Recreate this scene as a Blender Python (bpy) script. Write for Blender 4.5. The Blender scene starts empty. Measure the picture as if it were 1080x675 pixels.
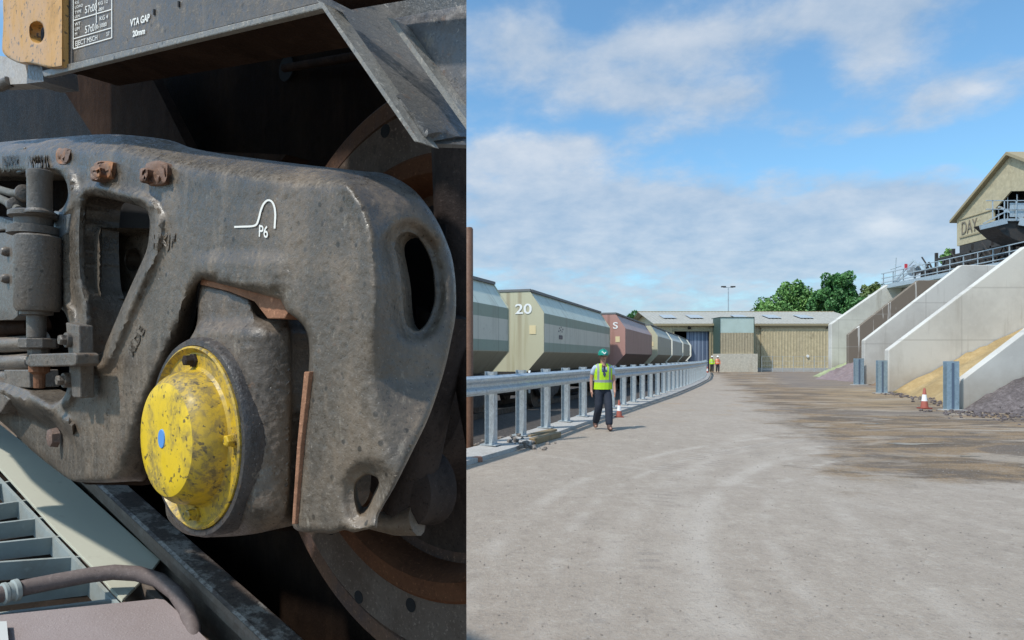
import bpy, bmesh, math, random
import numpy as np
from mathutils import Vector, Matrix
from mathutils.geometry import delaunay_2d_cdt
random.seed(7); rng = np.random.default_rng(7)
scn = bpy.context.scene; COL = scn.collection
R = math.radians

# ------------------------------------------------------------------ camera, sky, sun, exposure
F = 700.0; CU = 540.0; HV = 377.0; CH = 1.6
cam = bpy.data.cameras.new('camera'); camo = bpy.data.objects.new('camera', cam); COL.objects.link(camo)
camo.location = (0, 0, CH); camo.rotation_euler = (R(90), 0, 0)
cam.sensor_width = 36; cam.lens = F/1080*36; cam.shift_y = (HV-337.5)/1080
cam.clip_start = 0.02; cam.clip_end = 3000
scn.camera = camo
SUN_EL = R(54); SUN_AZ = R(38)          # light comes from -x, a little from behind the camera
sdir = Vector((-math.cos(SUN_EL)*math.cos(SUN_AZ), -math.cos(SUN_EL)*math.sin(SUN_AZ), math.sin(SUN_EL)))
sun = bpy.data.lights.new('sun', 'SUN'); sun.energy = 3.7; sun.angle = R(2.0); sun.color = (1, .955, .89)
suno = bpy.data.objects.new('sun', sun); COL.objects.link(suno)
suno.rotation_euler = sdir.to_track_quat('Z', 'Y').to_euler(); suno.location = (0, 0, 60)
scn.view_settings.view_transform = 'Standard'; scn.view_settings.look = 'None'
scn.view_settings.gamma = 1; scn.view_settings.use_curve_mapping = False
scn.view_settings.exposure = 0.0
scn.cycles.max_bounces = 6; scn.cycles.diffuse_bounces = 3

world = bpy.data.worlds.new('World'); scn.world = world; world.use_nodes = True
def build_world():
    nt = world.node_tree; N = nt.nodes; L = nt.links; N.clear()
    def m(op, a, b=None, c=None, clamp=False):
        n = N.new('ShaderNodeMath'); n.operation = op; n.use_clamp = clamp
        for i, x in enumerate((a, b, c)):
            if x is None: continue
            if isinstance(x, (int, float)): n.inputs[i].default_value = x
            else: L.new(x, n.inputs[i])
        return n.outputs[0]
    out = N.new('ShaderNodeOutputWorld'); sky = N.new('ShaderNodeTexSky'); sky.sky_type = 'NISHITA'
    sky.sun_disc = False; sky.sun_elevation = SUN_EL; sky.sun_rotation = math.atan2(sdir.x, sdir.y)
    sky.air_density = 1.0; sky.dust_density = 1.2; sky.ozone_density = 2.2
    bg = N.new('ShaderNodeBackground'); bg.inputs[1].default_value = 0.15
    tint = N.new('ShaderNodeMix'); tint.data_type = 'RGBA'; tint.blend_type = 'MULTIPLY'; tint.inputs[0].default_value = 1
    L.new(sky.outputs[0], tint.inputs[6]); tint.inputs[7].default_value = (.96, 1.32, 1.38, 1)
    L.new(tint.outputs[2], bg.inputs[0])
    tc = N.new('ShaderNodeTexCoord'); sp = N.new('ShaderNodeSeparateXYZ'); L.new(tc.outputs['Generated'], sp.inputs[0])
    x, y, z = sp.outputs
    az = m('ARCTAN2', x, y); el = m('ARCSINE', z)
    # plane-projected coordinates of a cloud layer: natural stretch towards the horizon
    h = m('ADD', m('MAXIMUM', z, 0.0), 0.28)
    cx = m('DIVIDE', x, h); cy = m('DIVIDE', y, h)
    cv = N.new('ShaderNodeCombineXYZ'); L.new(cx, cv.inputs[0]); L.new(cy, cv.inputs[1])
    def noise(vec, sc, det, rough, dist=0, off=(0, 0, 0)):
        mp = N.new('ShaderNodeMapping'); L.new(vec, mp.inputs[0]); mp.inputs['Location'].default_value = off
        n = N.new('ShaderNodeTexNoise'); L.new(mp.outputs[0], n.inputs['Vector'])
        n.inputs['Scale'].default_value = sc; n.inputs['Detail'].default_value = det
        n.inputs['Roughness'].default_value = rough; n.inputs['Distortion'].default_value = dist
        return n.outputs['Fac']
    n1 = noise(cv.outputs[0], 2.1, 8, .56, .15, (3.1, 1.7, 0)); n2 = noise(cv.outputs[0], 7.5, 6, .6, .1, (9, 2, 0))
    n3 = noise(cv.outputs[0], 15, 5, .6, .2, (2, 7, 0))
    base = m('ADD', m('ADD', m('MULTIPLY', n1, .62), m('MULTIPLY', n2, .27)), m('MULTIPLY', n3, .11))
    # big masses of the cloud deck by compass direction and height
    acc = None; bright = None
    blobs = [(545, 40, 70, 38, .22), (690, 45, 70, 16, .18), (660, 95, 60, 20, .10), (770, 100, 45, 16, .12),
             (560, 165, 90, 34, .26), (910, 8, 130, 24, .24), (925, 62, 44, 26, .2), (1010, 98, 80, 22, .24),
             (965, 135, 60, 14, .14), (700, 250, 260, 52, .24), (940, 235, 130, 40, .2), (620, 210, 90, 20, .12),
             (880, 165, 130, 14, -.14), (850, 60, 26, 40, -.10), (610, 130, 100, 10, -.10), (740, 160, 80, 14, -.14),
             (610, 10, 30, 16, -.06), (1050, 160, 60, 30, -.12), (620, 30, 28, 18, -.12)]
    for u, v, su, sv, w in blobs:
        a0 = math.atan2(u-CU, F); ca = math.cos(a0)
        e0 = math.atan2((HV-v), F/ca); sa = su/F*ca*ca; se = sv/F*ca
        g = m('EXPONENT', m('MULTIPLY', m('ADD', m('POWER', m('MULTIPLY', m('SUBTRACT', az, a0), 1/sa), 2), m('POWER', m('MULTIPLY', m('SUBTRACT', el, e0), 1/se), 2)), -1))
        g = m('MULTIPLY', g, w)
        acc = g if acc is None else m('ADD', acc, g)
    for u, v, su, sv, w in [(935, 238, 30, 14, .30), (1030, 96, 38, 12, .26), (700, 42, 45, 12, .2), (520, 150, 50, 24, .14), (580, 170, 90, 26, .14), (925, 68, 22, 14, .12)]:
        a0 = math.atan2(u-CU, F); ca = math.cos(a0); e0 = math.atan2((HV-v), F/ca); sa = su/F*ca*ca; se = sv/F*ca
        g = m('EXPONENT', m('MULTIPLY', m('ADD', m('POWER', m('MULTIPLY', m('SUBTRACT', az, a0), 1/sa), 2), m('POWER', m('MULTIPLY', m('SUBTRACT', el, e0), 1/se), 2)), -1))
        g = m('MULTIPLY', g, w); bright = g if bright is None else m('ADD', bright, g)
    low = m('MULTIPLY', m('SUBTRACT', .30, el, clamp=True), .42)
    s = m('ADD', m('ADD', base, acc), low)
    mr = N.new('ShaderNodeMapRange'); mr.interpolation_type = 'SMOOTHSTEP'; L.new(s, mr.inputs[0])
    mr.inputs[1].default_value = .46; mr.inputs[2].default_value = .70; mr.inputs[3].default_value = 0; mr.inputs[4].default_value = .86
    shade = m('ADD', m('MULTIPLY', m('SUBTRACT', n2, .28, clamp=True), 1.5), m('MULTIPLY', bright, 2.2), clamp=True)
    elf = m('MULTIPLY', el, 1.5, clamp=True)
    cr = N.new('ShaderNodeMix'); cr.data_type = 'RGBA'; L.new(shade, cr.inputs[0])
    cr.inputs[6].default_value = (.42, .57, .77, 1); cr.inputs[7].default_value = (.84, .89, .96, 1)
    bg2 = N.new('ShaderNodeBackground'); L.new(cr.outputs[2], bg2.inputs[0]); bg2.inputs[1].default_value = .86
    mx = N.new('ShaderNodeMixShader'); L.new(mr.outputs[0], mx.inputs[0]); L.new(bg.outputs[0], mx.inputs[1]); L.new(bg2.outputs[0], mx.inputs[2])
    L.new(mx.outputs[0], out.inputs[0])
build_world()

# ------------------------------------------------------------------ helpers: materials
def lin(c):
    return tuple(((x/255)/12.92 if x/255 <= .04045 else ((x/255+.055)/1.055)**2.4) for x in c)
class MT:
    """small node builder around one Principled material"""
    def __init__(s, name, base, rough=.7, metal=0.0, spec=.5):
        s.m = bpy.data.materials.new(name); s.m.use_nodes = True
        s.N = s.m.node_tree.nodes; s.L = s.m.node_tree.links; s.b = s.N['Principled BSDF']
        s.b.inputs['Base Color'].default_value = (*base, 1); s.b.inputs['Roughness'].default_value = rough
        s.b.inputs['Metallic'].default_value = metal; s.b.inputs['Specular IOR Level'].default_value = spec
        s.col = None; s.base = base; s.tc = s.N.new('ShaderNodeTexCoord')
    def noise(s, sc, det=5, rough=.6, stretch=(1, 1, 1), off=(0, 0, 0), dist=0):
        mp = s.N.new('ShaderNodeMapping'); s.L.new(s.tc.outputs['Object'], mp.inputs[0])
        mp.inputs['Scale'].default_value = stretch; mp.inputs['Location'].default_value = off
        n = s.N.new('ShaderNodeTexNoise'); s.L.new(mp.outputs[0], n.inputs['Vector'])
        n.inputs['Scale'].default_value = sc; n.inputs['Detail'].default_value = det; n.inputs['Roughness'].default_value = rough
        n.inputs['Distortion'].default_value = dist
        return n.outputs['Fac']
    def ramp(s, fac, a, b, lo=0, hi=1):
        r = s.N.new('ShaderNodeMapRange'); r.interpolation_type = 'SMOOTHSTEP'; s.L.new(fac, r.inputs[0])
        for i, x in enumerate((a, b, lo, hi)): r.inputs[i+1].default_value = x
        return r.outputs[0]
    def math(s, op, a, b=None, clamp=False):
        n = s.N.new('ShaderNodeMath'); n.operation = op; n.use_clamp = clamp
        for i, x in enumerate((a, b)):
            if x is None: continue
            if isinstance(x, (int, float)): n.inputs[i].default_value = x
            else: s.L.new(x, n.inputs[i])
        return n.outputs[0]
    def mix(s, fac, c, mode='MIX'):
        n = s.N.new('ShaderNodeMix'); n.data_type = 'RGBA'; n.blend_type = mode
        if isinstance(fac, (int, float)): n.inputs[0].default_value = fac
        else: s.L.new(fac, n.inputs[0])
        if s.col is None: n.inputs[6].default_value = (*s.base, 1)
        else: s.L.new(s.col, n.inputs[6])
        if isinstance(c, tuple): n.inputs[7].default_value = (*c, 1)
        else: s.L.new(c, n.inputs[7])
        s.col = n.outputs[2]; s.L.new(s.col, s.b.inputs['Base Color']); return s
    def rough(s, sock): s.L.new(sock, s.b.inputs['Roughness']); return s
    def bump(s, sock, strength=.3, dist=.01):
        n = s.N.new('ShaderNodeBump'); n.inputs['Strength'].default_value = strength; n.inputs['Distance'].default_value = dist
        s.L.new(sock, n.inputs['Height'])
        prev = s.b.inputs['Normal'].links
        if prev: s.L.new(prev[0].from_socket, n.inputs['Normal'])
        s.L.new(n.outputs[0], s.b.inputs['Normal']); return s
    def pos(s):
        sp = s.N.new('ShaderNodeSeparateXYZ'); s.L.new(s.tc.outputs['Object'], sp.inputs[0]); return sp.outputs
def weathered(name, base, dirt=(.16, .12, .09), amt=.5, sc=6, rough=.6, metal=0, bump=.25, bd=.004, fine=60, rust=None, rustamt=.0, streak=False, spec=.5):
    t = MT(name, base, rough, metal, spec)
    a = t.noise(sc, 6, .65, (1, 1, .35) if streak else (1, 1, 1)); t.mix(t.ramp(a, .62-.28*amt, .82-.2*amt, 0, min(1, .35+amt*.6)), dirt)
    f = t.noise(fine, 3, .7)
    t.mix(t.ramp(f, .35, .75, 0, .28), tuple(min(1, x*1.9+.02) for x in base))
    f2 = t.noise(fine*.45, 4, .7, off=(5, 3, 1)); t.mix(t.ramp(f2, .58, .72, 0, .5), tuple(x*.35 for x in base))
    if rust:
        r = t.noise(sc*1.7, 6, .7, off=(2, 8, 4)); t.mix(t.ramp(r, .68-.2*rustamt, .78-.2*rustamt, 0, .85), rust)
    t.rough(t.ramp(f2, .3, .7, max(.15, rough-.15), min(1, rough+.15)))
    if bump: t.bump(f, bump, bd); t.bump(a, bump*.8, bd*4)
    return t.m

# ------------------------------------------------------------------ helpers: objects
def tag(o, label=None, cat=None, group=None, kind=None):
    if label: o['label'] = label
    if cat: o['category'] = cat
    if group: o['group'] = group
    if kind: o['kind'] = kind
    return o
def empty(name, loc=(0, 0, 0), rz=0, label=None, cat=None, group=None):
    o = bpy.data.objects.new(name, None); COL.objects.link(o); o.location = loc; o.rotation_euler = (0, 0, rz)
    o.empty_display_size = .1
    return tag(o, label, cat, group)
def origin_of(p):
    v = Vector((0, 0, 0))
    while p is not None: v += p.location; p = p.parent
    return v
def link(name, me, mat=None, parent=None, local=False, smooth=None):
    if isinstance(me, bmesh.types.BMesh):
        bm = me; me = bpy.data.meshes.new(name); bm.to_mesh(me); bm.free()
    if mat is not None:
        me.materials.clear()
        for mm in (mat if isinstance(mat, (list, tuple)) else [mat]): me.materials.append(mm)
    o = bpy.data.objects.new(name, me); COL.objects.link(o)
    if parent is not None:
        o.parent = parent
        if not local:
            me.transform(Matrix.Translation(-origin_of(parent)))
    if smooth is not None:
        me.polygons.foreach_set('use_smooth', [True]*len(me.polygons)); me.set_sharp_from_angle(angle=R(smooth))
    return o
def copy_tree(o, parent=None):
    c = o.copy(); COL.objects.link(c); c.parent = parent
    for ch in [x for x in o.children]: copy_tree(ch, c)
    return c
def bbox(bm, x0, x1, y0, y1, z0, z1, mat=None):
    vs = [bm.verts.new(p) for p in ((x0,y0,z0),(x1,y0,z0),(x1,y1,z0),(x0,y1,z0),(x0,y0,z1),(x1,y0,z1),(x1,y1,z1),(x0,y1,z1))]
    if mat is not None:
        for v in vs: v.co = mat @ v.co
    for f in ((0,3,2,1),(4,5,6,7),(0,1,5,4),(1,2,6,5),(2,3,7,6),(3,0,4,7)): bm.faces.new([vs[i] for i in f])
    return vs
def boxes(*bs):
    bm = bmesh.new()
    for b in bs: bbox(bm, *b)
    return bm
def bevel(bm, w, seg=2):
    bmesh.ops.bevel(bm, geom=bm.edges[:], offset=w, segments=seg, affect='EDGES', profile=.5, clamp_overlap=True)
    return bm
def frame_for(d):
    d = Vector(d).normalized(); a = Vector((0, 0, 1)) if abs(d.z) < .9 else Vector((1, 0, 0))
    x = d.cross(a).normalized(); return x, d.cross(x).normalized()
def tube(bm, pts, rad, n=10, cap=True):
    pts = [Vector(p) for p in pts]; rads = rad if isinstance(rad, (list, tuple)) else [rad]*len(pts)
    rings = []
    d0 = (pts[1]-pts[0]).normalized(); x, y = frame_for(d0)
    for i, p in enumerate(pts):
        d = ((pts[min(i+1, len(pts)-1)]-pts[max(i-1, 0)])).normalized()
        x = (x - d*x.dot(d)).normalized(); y = d.cross(x)
        rings.append([bm.verts.new(p+(x*math.cos(2*math.pi*k/n)+y*math.sin(2*math.pi*k/n))*rads[i]) for k in range(n)])
    for a, b in zip(rings, rings[1:]):
        for k in range(n): bm.faces.new((a[k], a[(k+1) % n], b[(k+1) % n], b[k]))
    if cap: bm.faces.new(rings[0][::-1]); bm.faces.new(rings[-1])
    return bm
def lathe(bm, c, axis, prof, n=48, capa=True, capb=True):
    c = Vector(c); axis = Vector(axis).normalized(); x, y = frame_for(axis); rings = []
    for h, r in prof:
        rings.append([bm.verts.new(c+axis*h+(x*math.cos(2*math.pi*k/n)+y*math.sin(2*math.pi*k/n))*max(r, 1e-4)) for k in range(n)])
    for a, b in zip(rings, rings[1:]):
        for k in range(n): bm.faces.new((a[k], a[(k+1) % n], b[(k+1) % n], b[k]))
    if capa: bm.faces.new(rings[0][::-1])
    if capb: bm.faces.new(rings[-1])
    return bm
def beam(bm, a, b, w, h, up=(0, 0, 1)):
    a = Vector(a); b = Vector(b); d = (b-a).normalized(); s = d.cross(Vector(up)).normalized(); t = s.cross(d)
    vs = [bm.verts.new(p+s*i*w/2+t*j*h/2) for p in (a, b) for i, j in ((-1,-1),(1,-1),(1,1),(-1,1))]
    for f in ((0,1,2,3),(7,6,5,4),(0,4,5,1),(1,5,6,2),(2,6,7,3),(3,7,4,0)): bm.faces.new([vs[i] for i in f])
def prism(bm, pts, off):
    """pts: 3D polygon; off: extrusion vector"""
    off = Vector(off); a = [bm.verts.new(p) for p in pts]; b = [bm.verts.new(Vector(p)+off) for p in pts]; n = len(a)
    bm.faces.new(a); bm.faces.new(b[::-1])
    for i in range(n): bm.faces.new((a[i], b[i], b[(i+1) % n], a[(i+1) % n]))
    return bm
def fixn(bm): bmesh.ops.recalc_face_normals(bm, faces=bm.faces[:]); return bm
def loft(bm, secs, n=20):
    """secs: (cx,cy,z,rx,ry)"""
    rings = [[bm.verts.new((cx+rx*math.cos(2*math.pi*k/n), cy+ry*math.sin(2*math.pi*k/n), z)) for k in range(n)] for cx, cy, z, rx, ry in secs]
    for a, b in zip(rings, rings[1:]):
        for k in range(n): bm.faces.new((a[k], a[(k+1) % n], b[(k+1) % n], b[k]))
    bm.faces.new(rings[0][::-1]); bm.faces.new(rings[-1]); return bm
def text_mesh(s, size=1.0, ext=.0, offset=0.0):
    cu = bpy.data.curves.new('txt', 'FONT'); cu.body = s; cu.size = size; cu.extrude = ext; cu.offset = offset
    o = bpy.data.objects.new('txt', cu); COL.objects.link(o)
    dg = bpy.context.evaluated_depsgraph_get(); dg.update()
    me = bpy.data.meshes.new_from_object(o.evaluated_get(dg)); bpy.data.objects.remove(o); bpy.data.curves.remove(cu)
    return me

# =================================================================== THE YARD (right)
M = {}
# ---- ground
def ground_material():
    t = MT('dusty_concrete', (.33, .295, .255), .92)
    X, Y, Z = t.pos()
    big = t.noise(.22, 6, .6, off=(4, 2, 0)); t.mix(t.ramp(big, .35, .68, 0, .55), (.285, .255, .22))
    mid = t.noise(1.3, 6, .7, (1, .55, 1)); t.mix(t.ramp(mid, .42, .72, 0, .4), (.40, .365, .32))
    st = t.noise(2.6, 5, .7, (2.2, .5, 1), off=(7, 0, 0)); t.mix(t.ramp(st, .5, .7, 0, .3), (.25, .22, .185))
    sm = t.noise(.9, 6, .7, (.8, 1.1, 1), off=(11, 3, 0), dist=.5); t.mix(t.math('MULTIPLY', t.ramp(sm, .56, .68, 0, .75), t.ramp(Y, 13, 22)), (.32, .235, .14))
    mot = t.noise(5.5, 6, .75, off=(1, 1, 5)); t.mix(t.ramp(mot, .5, .66, 0, .4), (.45, .42, .375)); t.mix(t.ramp(mot, .46, .34, 0, .45), (.22, .195, .17))
    # tyre marks as faint polished arcs on the slab
    for cx, cy, r, w, a in ((11.5, 3.2, 11.9, .16, .5), (11.5, 3.2, 11.35, .12, .45), (11.5, 3.2, 10.2, .17, .45), (11.5, 3.2, 9.6, .13, .4), (14.5, 2.0, 13.4, .3, .35), (14.5, 2.0, 14.1, .2, .35), (-14, -6, 22.2, .2, .25), (-14, -6, 24.1, .22, .25), (26, 0, 23.6, .22, .3), (26, 0, 25.2, .3, .3)):
        dx = t.math('SUBTRACT', X, cx); dy = t.math('SUBTRACT', Y, cy)
        d = t.math('SQRT', t.math('ADD', t.math('MULTIPLY', dx, dx), t.math('MULTIPLY', dy, dy)))
        d = t.math('ABSOLUTE', t.math('SUBTRACT', d, r)); k = t.ramp(d, 0, w, a, 0)
        brk = t.noise(1.1, 3, .6, off=(cx, r, 0)); t.mix(t.math('MULTIPLY', k, t.ramp(brk, .38, .6)), (.47, .445, .41))
    # tread chevrons
    for cx, cy, r in ((10.5, 4.2, 9.4), (11.2, 3.6, 10.8)):
        dx = t.math('SUBTRACT', X, cx); dy = t.math('SUBTRACT', Y, cy)
        d = t.math('SQRT', t.math('ADD', t.math('MULTIPLY', dx, dx), t.math('MULTIPLY', dy, dy)))
        ang = t.math('ARCTAN2', dy, dx)
        k = t.ramp(t.math('ABSOLUTE', t.math('SUBTRACT', d, r)), .12, .2, 1, 0)
        tr = t.ramp(t.math('SINE', t.math('MULTIPLY', ang, r*34)), .1, .6, 0, .6)
        seg = t.ramp(t.noise(.7, 2, .5, off=(r, 1, 0)), .5, .58)
        t.mix(t.math('MULTIPLY', t.math('MULTIPLY', k, tr), seg), (.24, .22, .2))
    # wet sandy spill in front of the bays
    dis = t.math('ADD', t.math('MULTIPLY', t.math('SUBTRACT', t.noise(.5, 8, .72, off=(1, 5, 0)), .5), 6.0), t.math('MULTIPLY', t.math('SUBTRACT', t.noise(5, 6, .8, off=(3, 2, 0)), .5), 1.6))
    e1 = t.math('SUBTRACT', X, t.math('ADD', t.math('MULTIPLY', t.math('SUBTRACT', Y, 9.0), .27), 4.3))
    e2 = t.math('MULTIPLY', t.math('SUBTRACT', Y, 8.1), 1.6)
    e = t.math('ADD', t.math('MINIMUM', e1, e2), dis)
    mk = t.ramp(e, -.2, 1.3)
    b = t.noise(.8, 7, .72, (.6, 1.25, 1), off=(3, 9, 0), dist=.6)
    spill = MTmix(t, (.105, .078, .052), (.25, .175, .095), t.ramp(b, .42, .56))
    b2 = t.noise(.45, 6, .66, (.55, 1.4, 1), off=(8, 1, 0), dist=.8)
    spill = MTmix2(t, spill, (.34, .30, .25), t.ramp(b2, .50, .60, 0, .9))
    b3 = t.noise(.4, 6, .66, (.6, 1.4, 1), off=(2, 4, 0), dist=.8)
    spill = MTmix2(t, spill, (.115, .095, .08), t.ramp(b3, .52, .60, 0, .8))
    b4 = t.noise(14, 5, .8, (1, 1, 1), off=(6, 4, 0)); spill = MTmix2(t, spill, (.07, .055, .042), t.ramp(b4, .54, .64, 0, .6)); spill = MTmix2(t, spill, (.36, .30, .22), t.ramp(b4, .42, .34, 0, .5))
    t.mix(t.math('MULTIPLY', mk, .96), spill)
    sand = t.math('MULTIPLY', t.ramp(t.math('SUBTRACT', X, t.math('MULTIPLY', Y, .38)), 1.5, 4.5), t.ramp(Y, 18, 24))
    t.mix(t.math('MULTIPLY', sand, t.ramp(b, .35, .65, .2, .75)), (.34, .255, .14))
    dark = t.math('MULTIPLY', t.ramp(t.math('SUBTRACT', X, t.math('MULTIPLY', Y, .36)), 1.0, 3.0), t.ramp(Y, 33, 38))
    t.mix(t.math('MULTIPLY', dark, .7), (.17, .15, .14))
    fine = t.noise(38, 3, .8); t.mix(t.ramp(fine, .5, .75, 0, .45), (.5, .48, .45)); 
    fine2 = t.noise(22, 4, .8, off=(4, 4, 0)); t.mix(t.ramp(fine2, .58, .72, 0, .55), (.17, .155, .14))
    t.mix(1.0, (1.06, .985, .915), 'MULTIPLY')
    sp_ = t.noise(70, 3, .8, off=(4, 9, 0)); t.mix(t.ramp(sp_, .62, .70, 0, .6), (.12, .105, .09)); t.mix(t.ramp(sp_, .36, .30, 0, .5), (.55, .52, .48))
    gr2_ = t.noise(13, 7, .82, off=(3, 8, 0)); t.mix(t.ramp(gr2_, .54, .62, 0, .45), (.205, .18, .155)); t.mix(t.ramp(gr2_, .44, .37, 0, .4), (.46, .425, .38)); t.bump(gr2_, .8, .015); t.bump(fine2, .8, .012); t.bump(mid, .4, .03); t.bump(mot, .5, .02)
    t.bump(t.math('MULTIPLY', t.noise(9, 5, .7), mk), .9, .05)
    return t.m
def MTmix(t, a, b, fac):
    n = t.N.new('ShaderNodeMix'); n.data_type = 'RGBA'; t.L.new(fac, n.inputs[0]); n.inputs[6].default_value = (*a, 1); n.inputs[7].default_value = (*b, 1); return n.outputs[2]
def MTmix2(t, a, b, fac):
    n = t.N.new('ShaderNodeMix'); n.data_type = 'RGBA'; t.L.new(fac, n.inputs[0]); t.L.new(a, n.inputs[6]); n.inputs[7].default_value = (*b, 1); return n.outputs[2]
bm = bmesh.new(); vs = [bm.verts.new(p) for p in ((-900,-200,0),(900,-200,0),(900,1500,0),(-900,1500,0))]; bm.faces.new(vs)
tag(link('ground', bm, ground_material()), kind='structure')
def gp(u, v, z=0):                      # a point of the yard at height z
    y = (CH-z)*F/(v-HV); return Vector(((u-CU)/F*y, y, z))

# track path and wagons
PATH = [(-8.8, 0.0), (-4.7, 9.4), (-.50, 20.0), (3.55, 30.4), (7.55, 41.0), (11.1, 51.9), (14.7, 62.6), (18.8, 75.0), (23.5, 88)]
def ballast():
    t = MT('track_ballast', (.060, .052, .047), .95); a = t.noise(9, 4, .8); t.mix(t.ramp(a, .4, .7, 0, .8), (.12, .105, .095)); t.bump(a, 1, .05); return t.m
M['ballast'] = ballast()
bm = bmesh.new(); L_, R_ = [], []
for i, (x, y) in enumerate(PATH):
    w = 3.5 if y > 8 else 3.0
    L_.append(bm.verts.new((x-3.6, y, .008))); R_.append(bm.verts.new((x+w, y, .008)))
for i in range(len(PATH)-1): bm.faces.new((L_[i], R_[i], R_[i+1], L_[i+1]))
tag(link('track_ballast', bm, M['ballast']), kind='structure')
M['concrete'] = weathered('pale_concrete', (.47, .45, .42), dirt=(.33, .30, .26), amt=.55, sc=.55, rough=.9, bump=.2, bd=.01, fine=7, streak=True)
M['concrete_edge'] = weathered('kerb_concrete', (.40, .385, .36), dirt=(.27, .245, .22), amt=.5, sc=1.5, rough=.9, bump=.3, bd=.01, fine=25)
M['galv'] = weathered('galvanised_steel', (.44, .49, .52), dirt=(.33, .36, .38), amt=.5, sc=3, rough=.42, metal=.45, bump=.05, fine=14)
M['steel_dark'] = weathered('dark_steel', (.035, .032, .03), dirt=(.07, .055, .045), amt=.6, sc=2.5, rough=.7, bump=.15, fine=12)
M['wheel_steel'] = weathered('wheel_steel', (.06, .048, .04), dirt=(.11, .07, .045), amt=.6, sc=4, rough=.55, metal=.4, bump=.1, fine=12)

# guard rail
GR = [(-5.2, 3.0), (-2.2, 7.6), (-.34, 11.4), (.24, 13.0), (.80, 14.6), (1.36, 16.1), (1.95, 17.6)]
gpath = [(-5.2, 1.5), (-2.6, 6.7), (-.36, 11.4), (.25, 13.0), (.78, 14.35), (1.32, 15.75), (1.86, 17.1), (3.15, 20.2), (6.15, 27.4), (9.9, 37.2), (13.6, 47.5), (17.2, 59.0), (20.4, 70.0)]
def resample(path, step):
    out = [Vector((*path[0], 0))]; acc = 0
    for a, b in zip(path, path[1:]):
        a = Vector((*a, 0)); b = Vector((*b, 0)); L = (b-a).length; s = step-acc
        while s <= L: out.append(a.lerp(b, s/L)); s += step
        acc = (acc+L) % step
    return out
gr = empty('guard_rail', (-.36, 11.4, 0), label='galvanised steel crash barrier on upright posts running beside the train', cat='barrier')
KH = .10
bm = bmesh.new()
gp2 = [Vector((x, y, 0)) for x, y in gpath]
def offset_line(pts, d):
    o = []
    for i, p in enumerate(pts):
        t = (pts[min(i+1, len(pts)-1)]-pts[max(i-1, 0)]).normalized(); o.append(p+Vector((t.y, -t.x, 0))*d)
    return o
for d0, d1, z0, z1 in ((-.16, .40, 0.0, KH),):
    a = offset_line(gp2, d0); b = offset_line(gp2, d1)
    up = lambda P, z: [bm.verts.new((p.x, p.y, z)) for p in P]
    A0, A1, B1, B0 = up(a, z0), up(a, z1), up(b, z1-.03), up(b, z0)
    for i in range(len(gp2)-1):
        bm.faces.new((A0[i], A1[i], A1[i+1], A0[i+1])); bm.faces.new((A1[i], B1[i], B1[i+1], A1[i+1])); bm.faces.new((B1[i], B0[i], B0[i+1], B1[i+1]))
tag(link('kerb_strip', fixn(bm), M['concrete_edge']), kind='structure')
# beam: W profile swept
prof = [(0, 1.30), (.012, 1.285), (.075, 1.26), (.082, 1.235), (.075, 1.21), (.018, 1.165), (.012, 1.14), (.018, 1.115), (.075, 1.07), (.082, 1.045), (.075, 1.02), (.012, .995), (0, .98)]
bm = bmesh.new(); rings = []
fl = [p for p in resample(gpath, 1.2)]
for i, p in enumerate(fl):
    t = (fl[min(i+1, len(fl)-1)]-fl[max(i-1, 0)]).normalized(); nrm = Vector((t.y, -t.x, 0))
    rings.append([bm.verts.new(p+nrm*(.11+d)+Vector((0, 0, z))) for d, z in prof] + [bm.verts.new(p+nrm*(.105+d)+Vector((0, 0, z))) for d, z in reversed(prof)])
for a, b in zip(rings, rings[1:]):
    k = len(a)
    for i in range(k): bm.faces.new((a[i], a[(i+1) % k], b[(i+1) % k], b[i]))
link('barrier_beam', fixn(bm), M['galv'], gr, smooth=35)
# posts: I section with a base plate
near = [Vector((x, y, 0)) for x, y in gpath[1:7]]
posts = []
i = 0
pp = resample(gpath[2:], 1.50)
posts = [Vector((-2.0, 7.95, 0)), Vector((-1.2, 9.62, 0))] + pp
pm = None
for i, p in enumerate(posts):
    q = posts[min(i+1, len(posts)-1)]-posts[max(i-1, 0)]; ang = math.atan2(q.y, q.x)
    if pm is None:
        b = bmesh.new()
        bbox(b, -.075, .075, -.085, -.075, KH, 1.36); bbox(b, -.075, .075, .075, .085, KH, 1.36); bbox(b, -.005, .005, -.0745, .0745, KH, 1.355)
        bbox(b, -.14, .14, -.15, .15, KH, KH+.018)
        # gusset
        v = [b.verts.new(c) for c in ((-.17, -.088, KH+.018), (-.0755, -.088, KH+.018), (-.0755, -.088, KH+.22))]; b.faces.new(v)
        o = link('post', b, M['galv'], gr, local=True); pm = o.data
    else:
        o = bpy.data.objects.new('post', pm); COL.objects.link(o); o.parent = gr
    o.location = p-gr.location; o.rotation_euler = (0, 0, ang)

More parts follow.
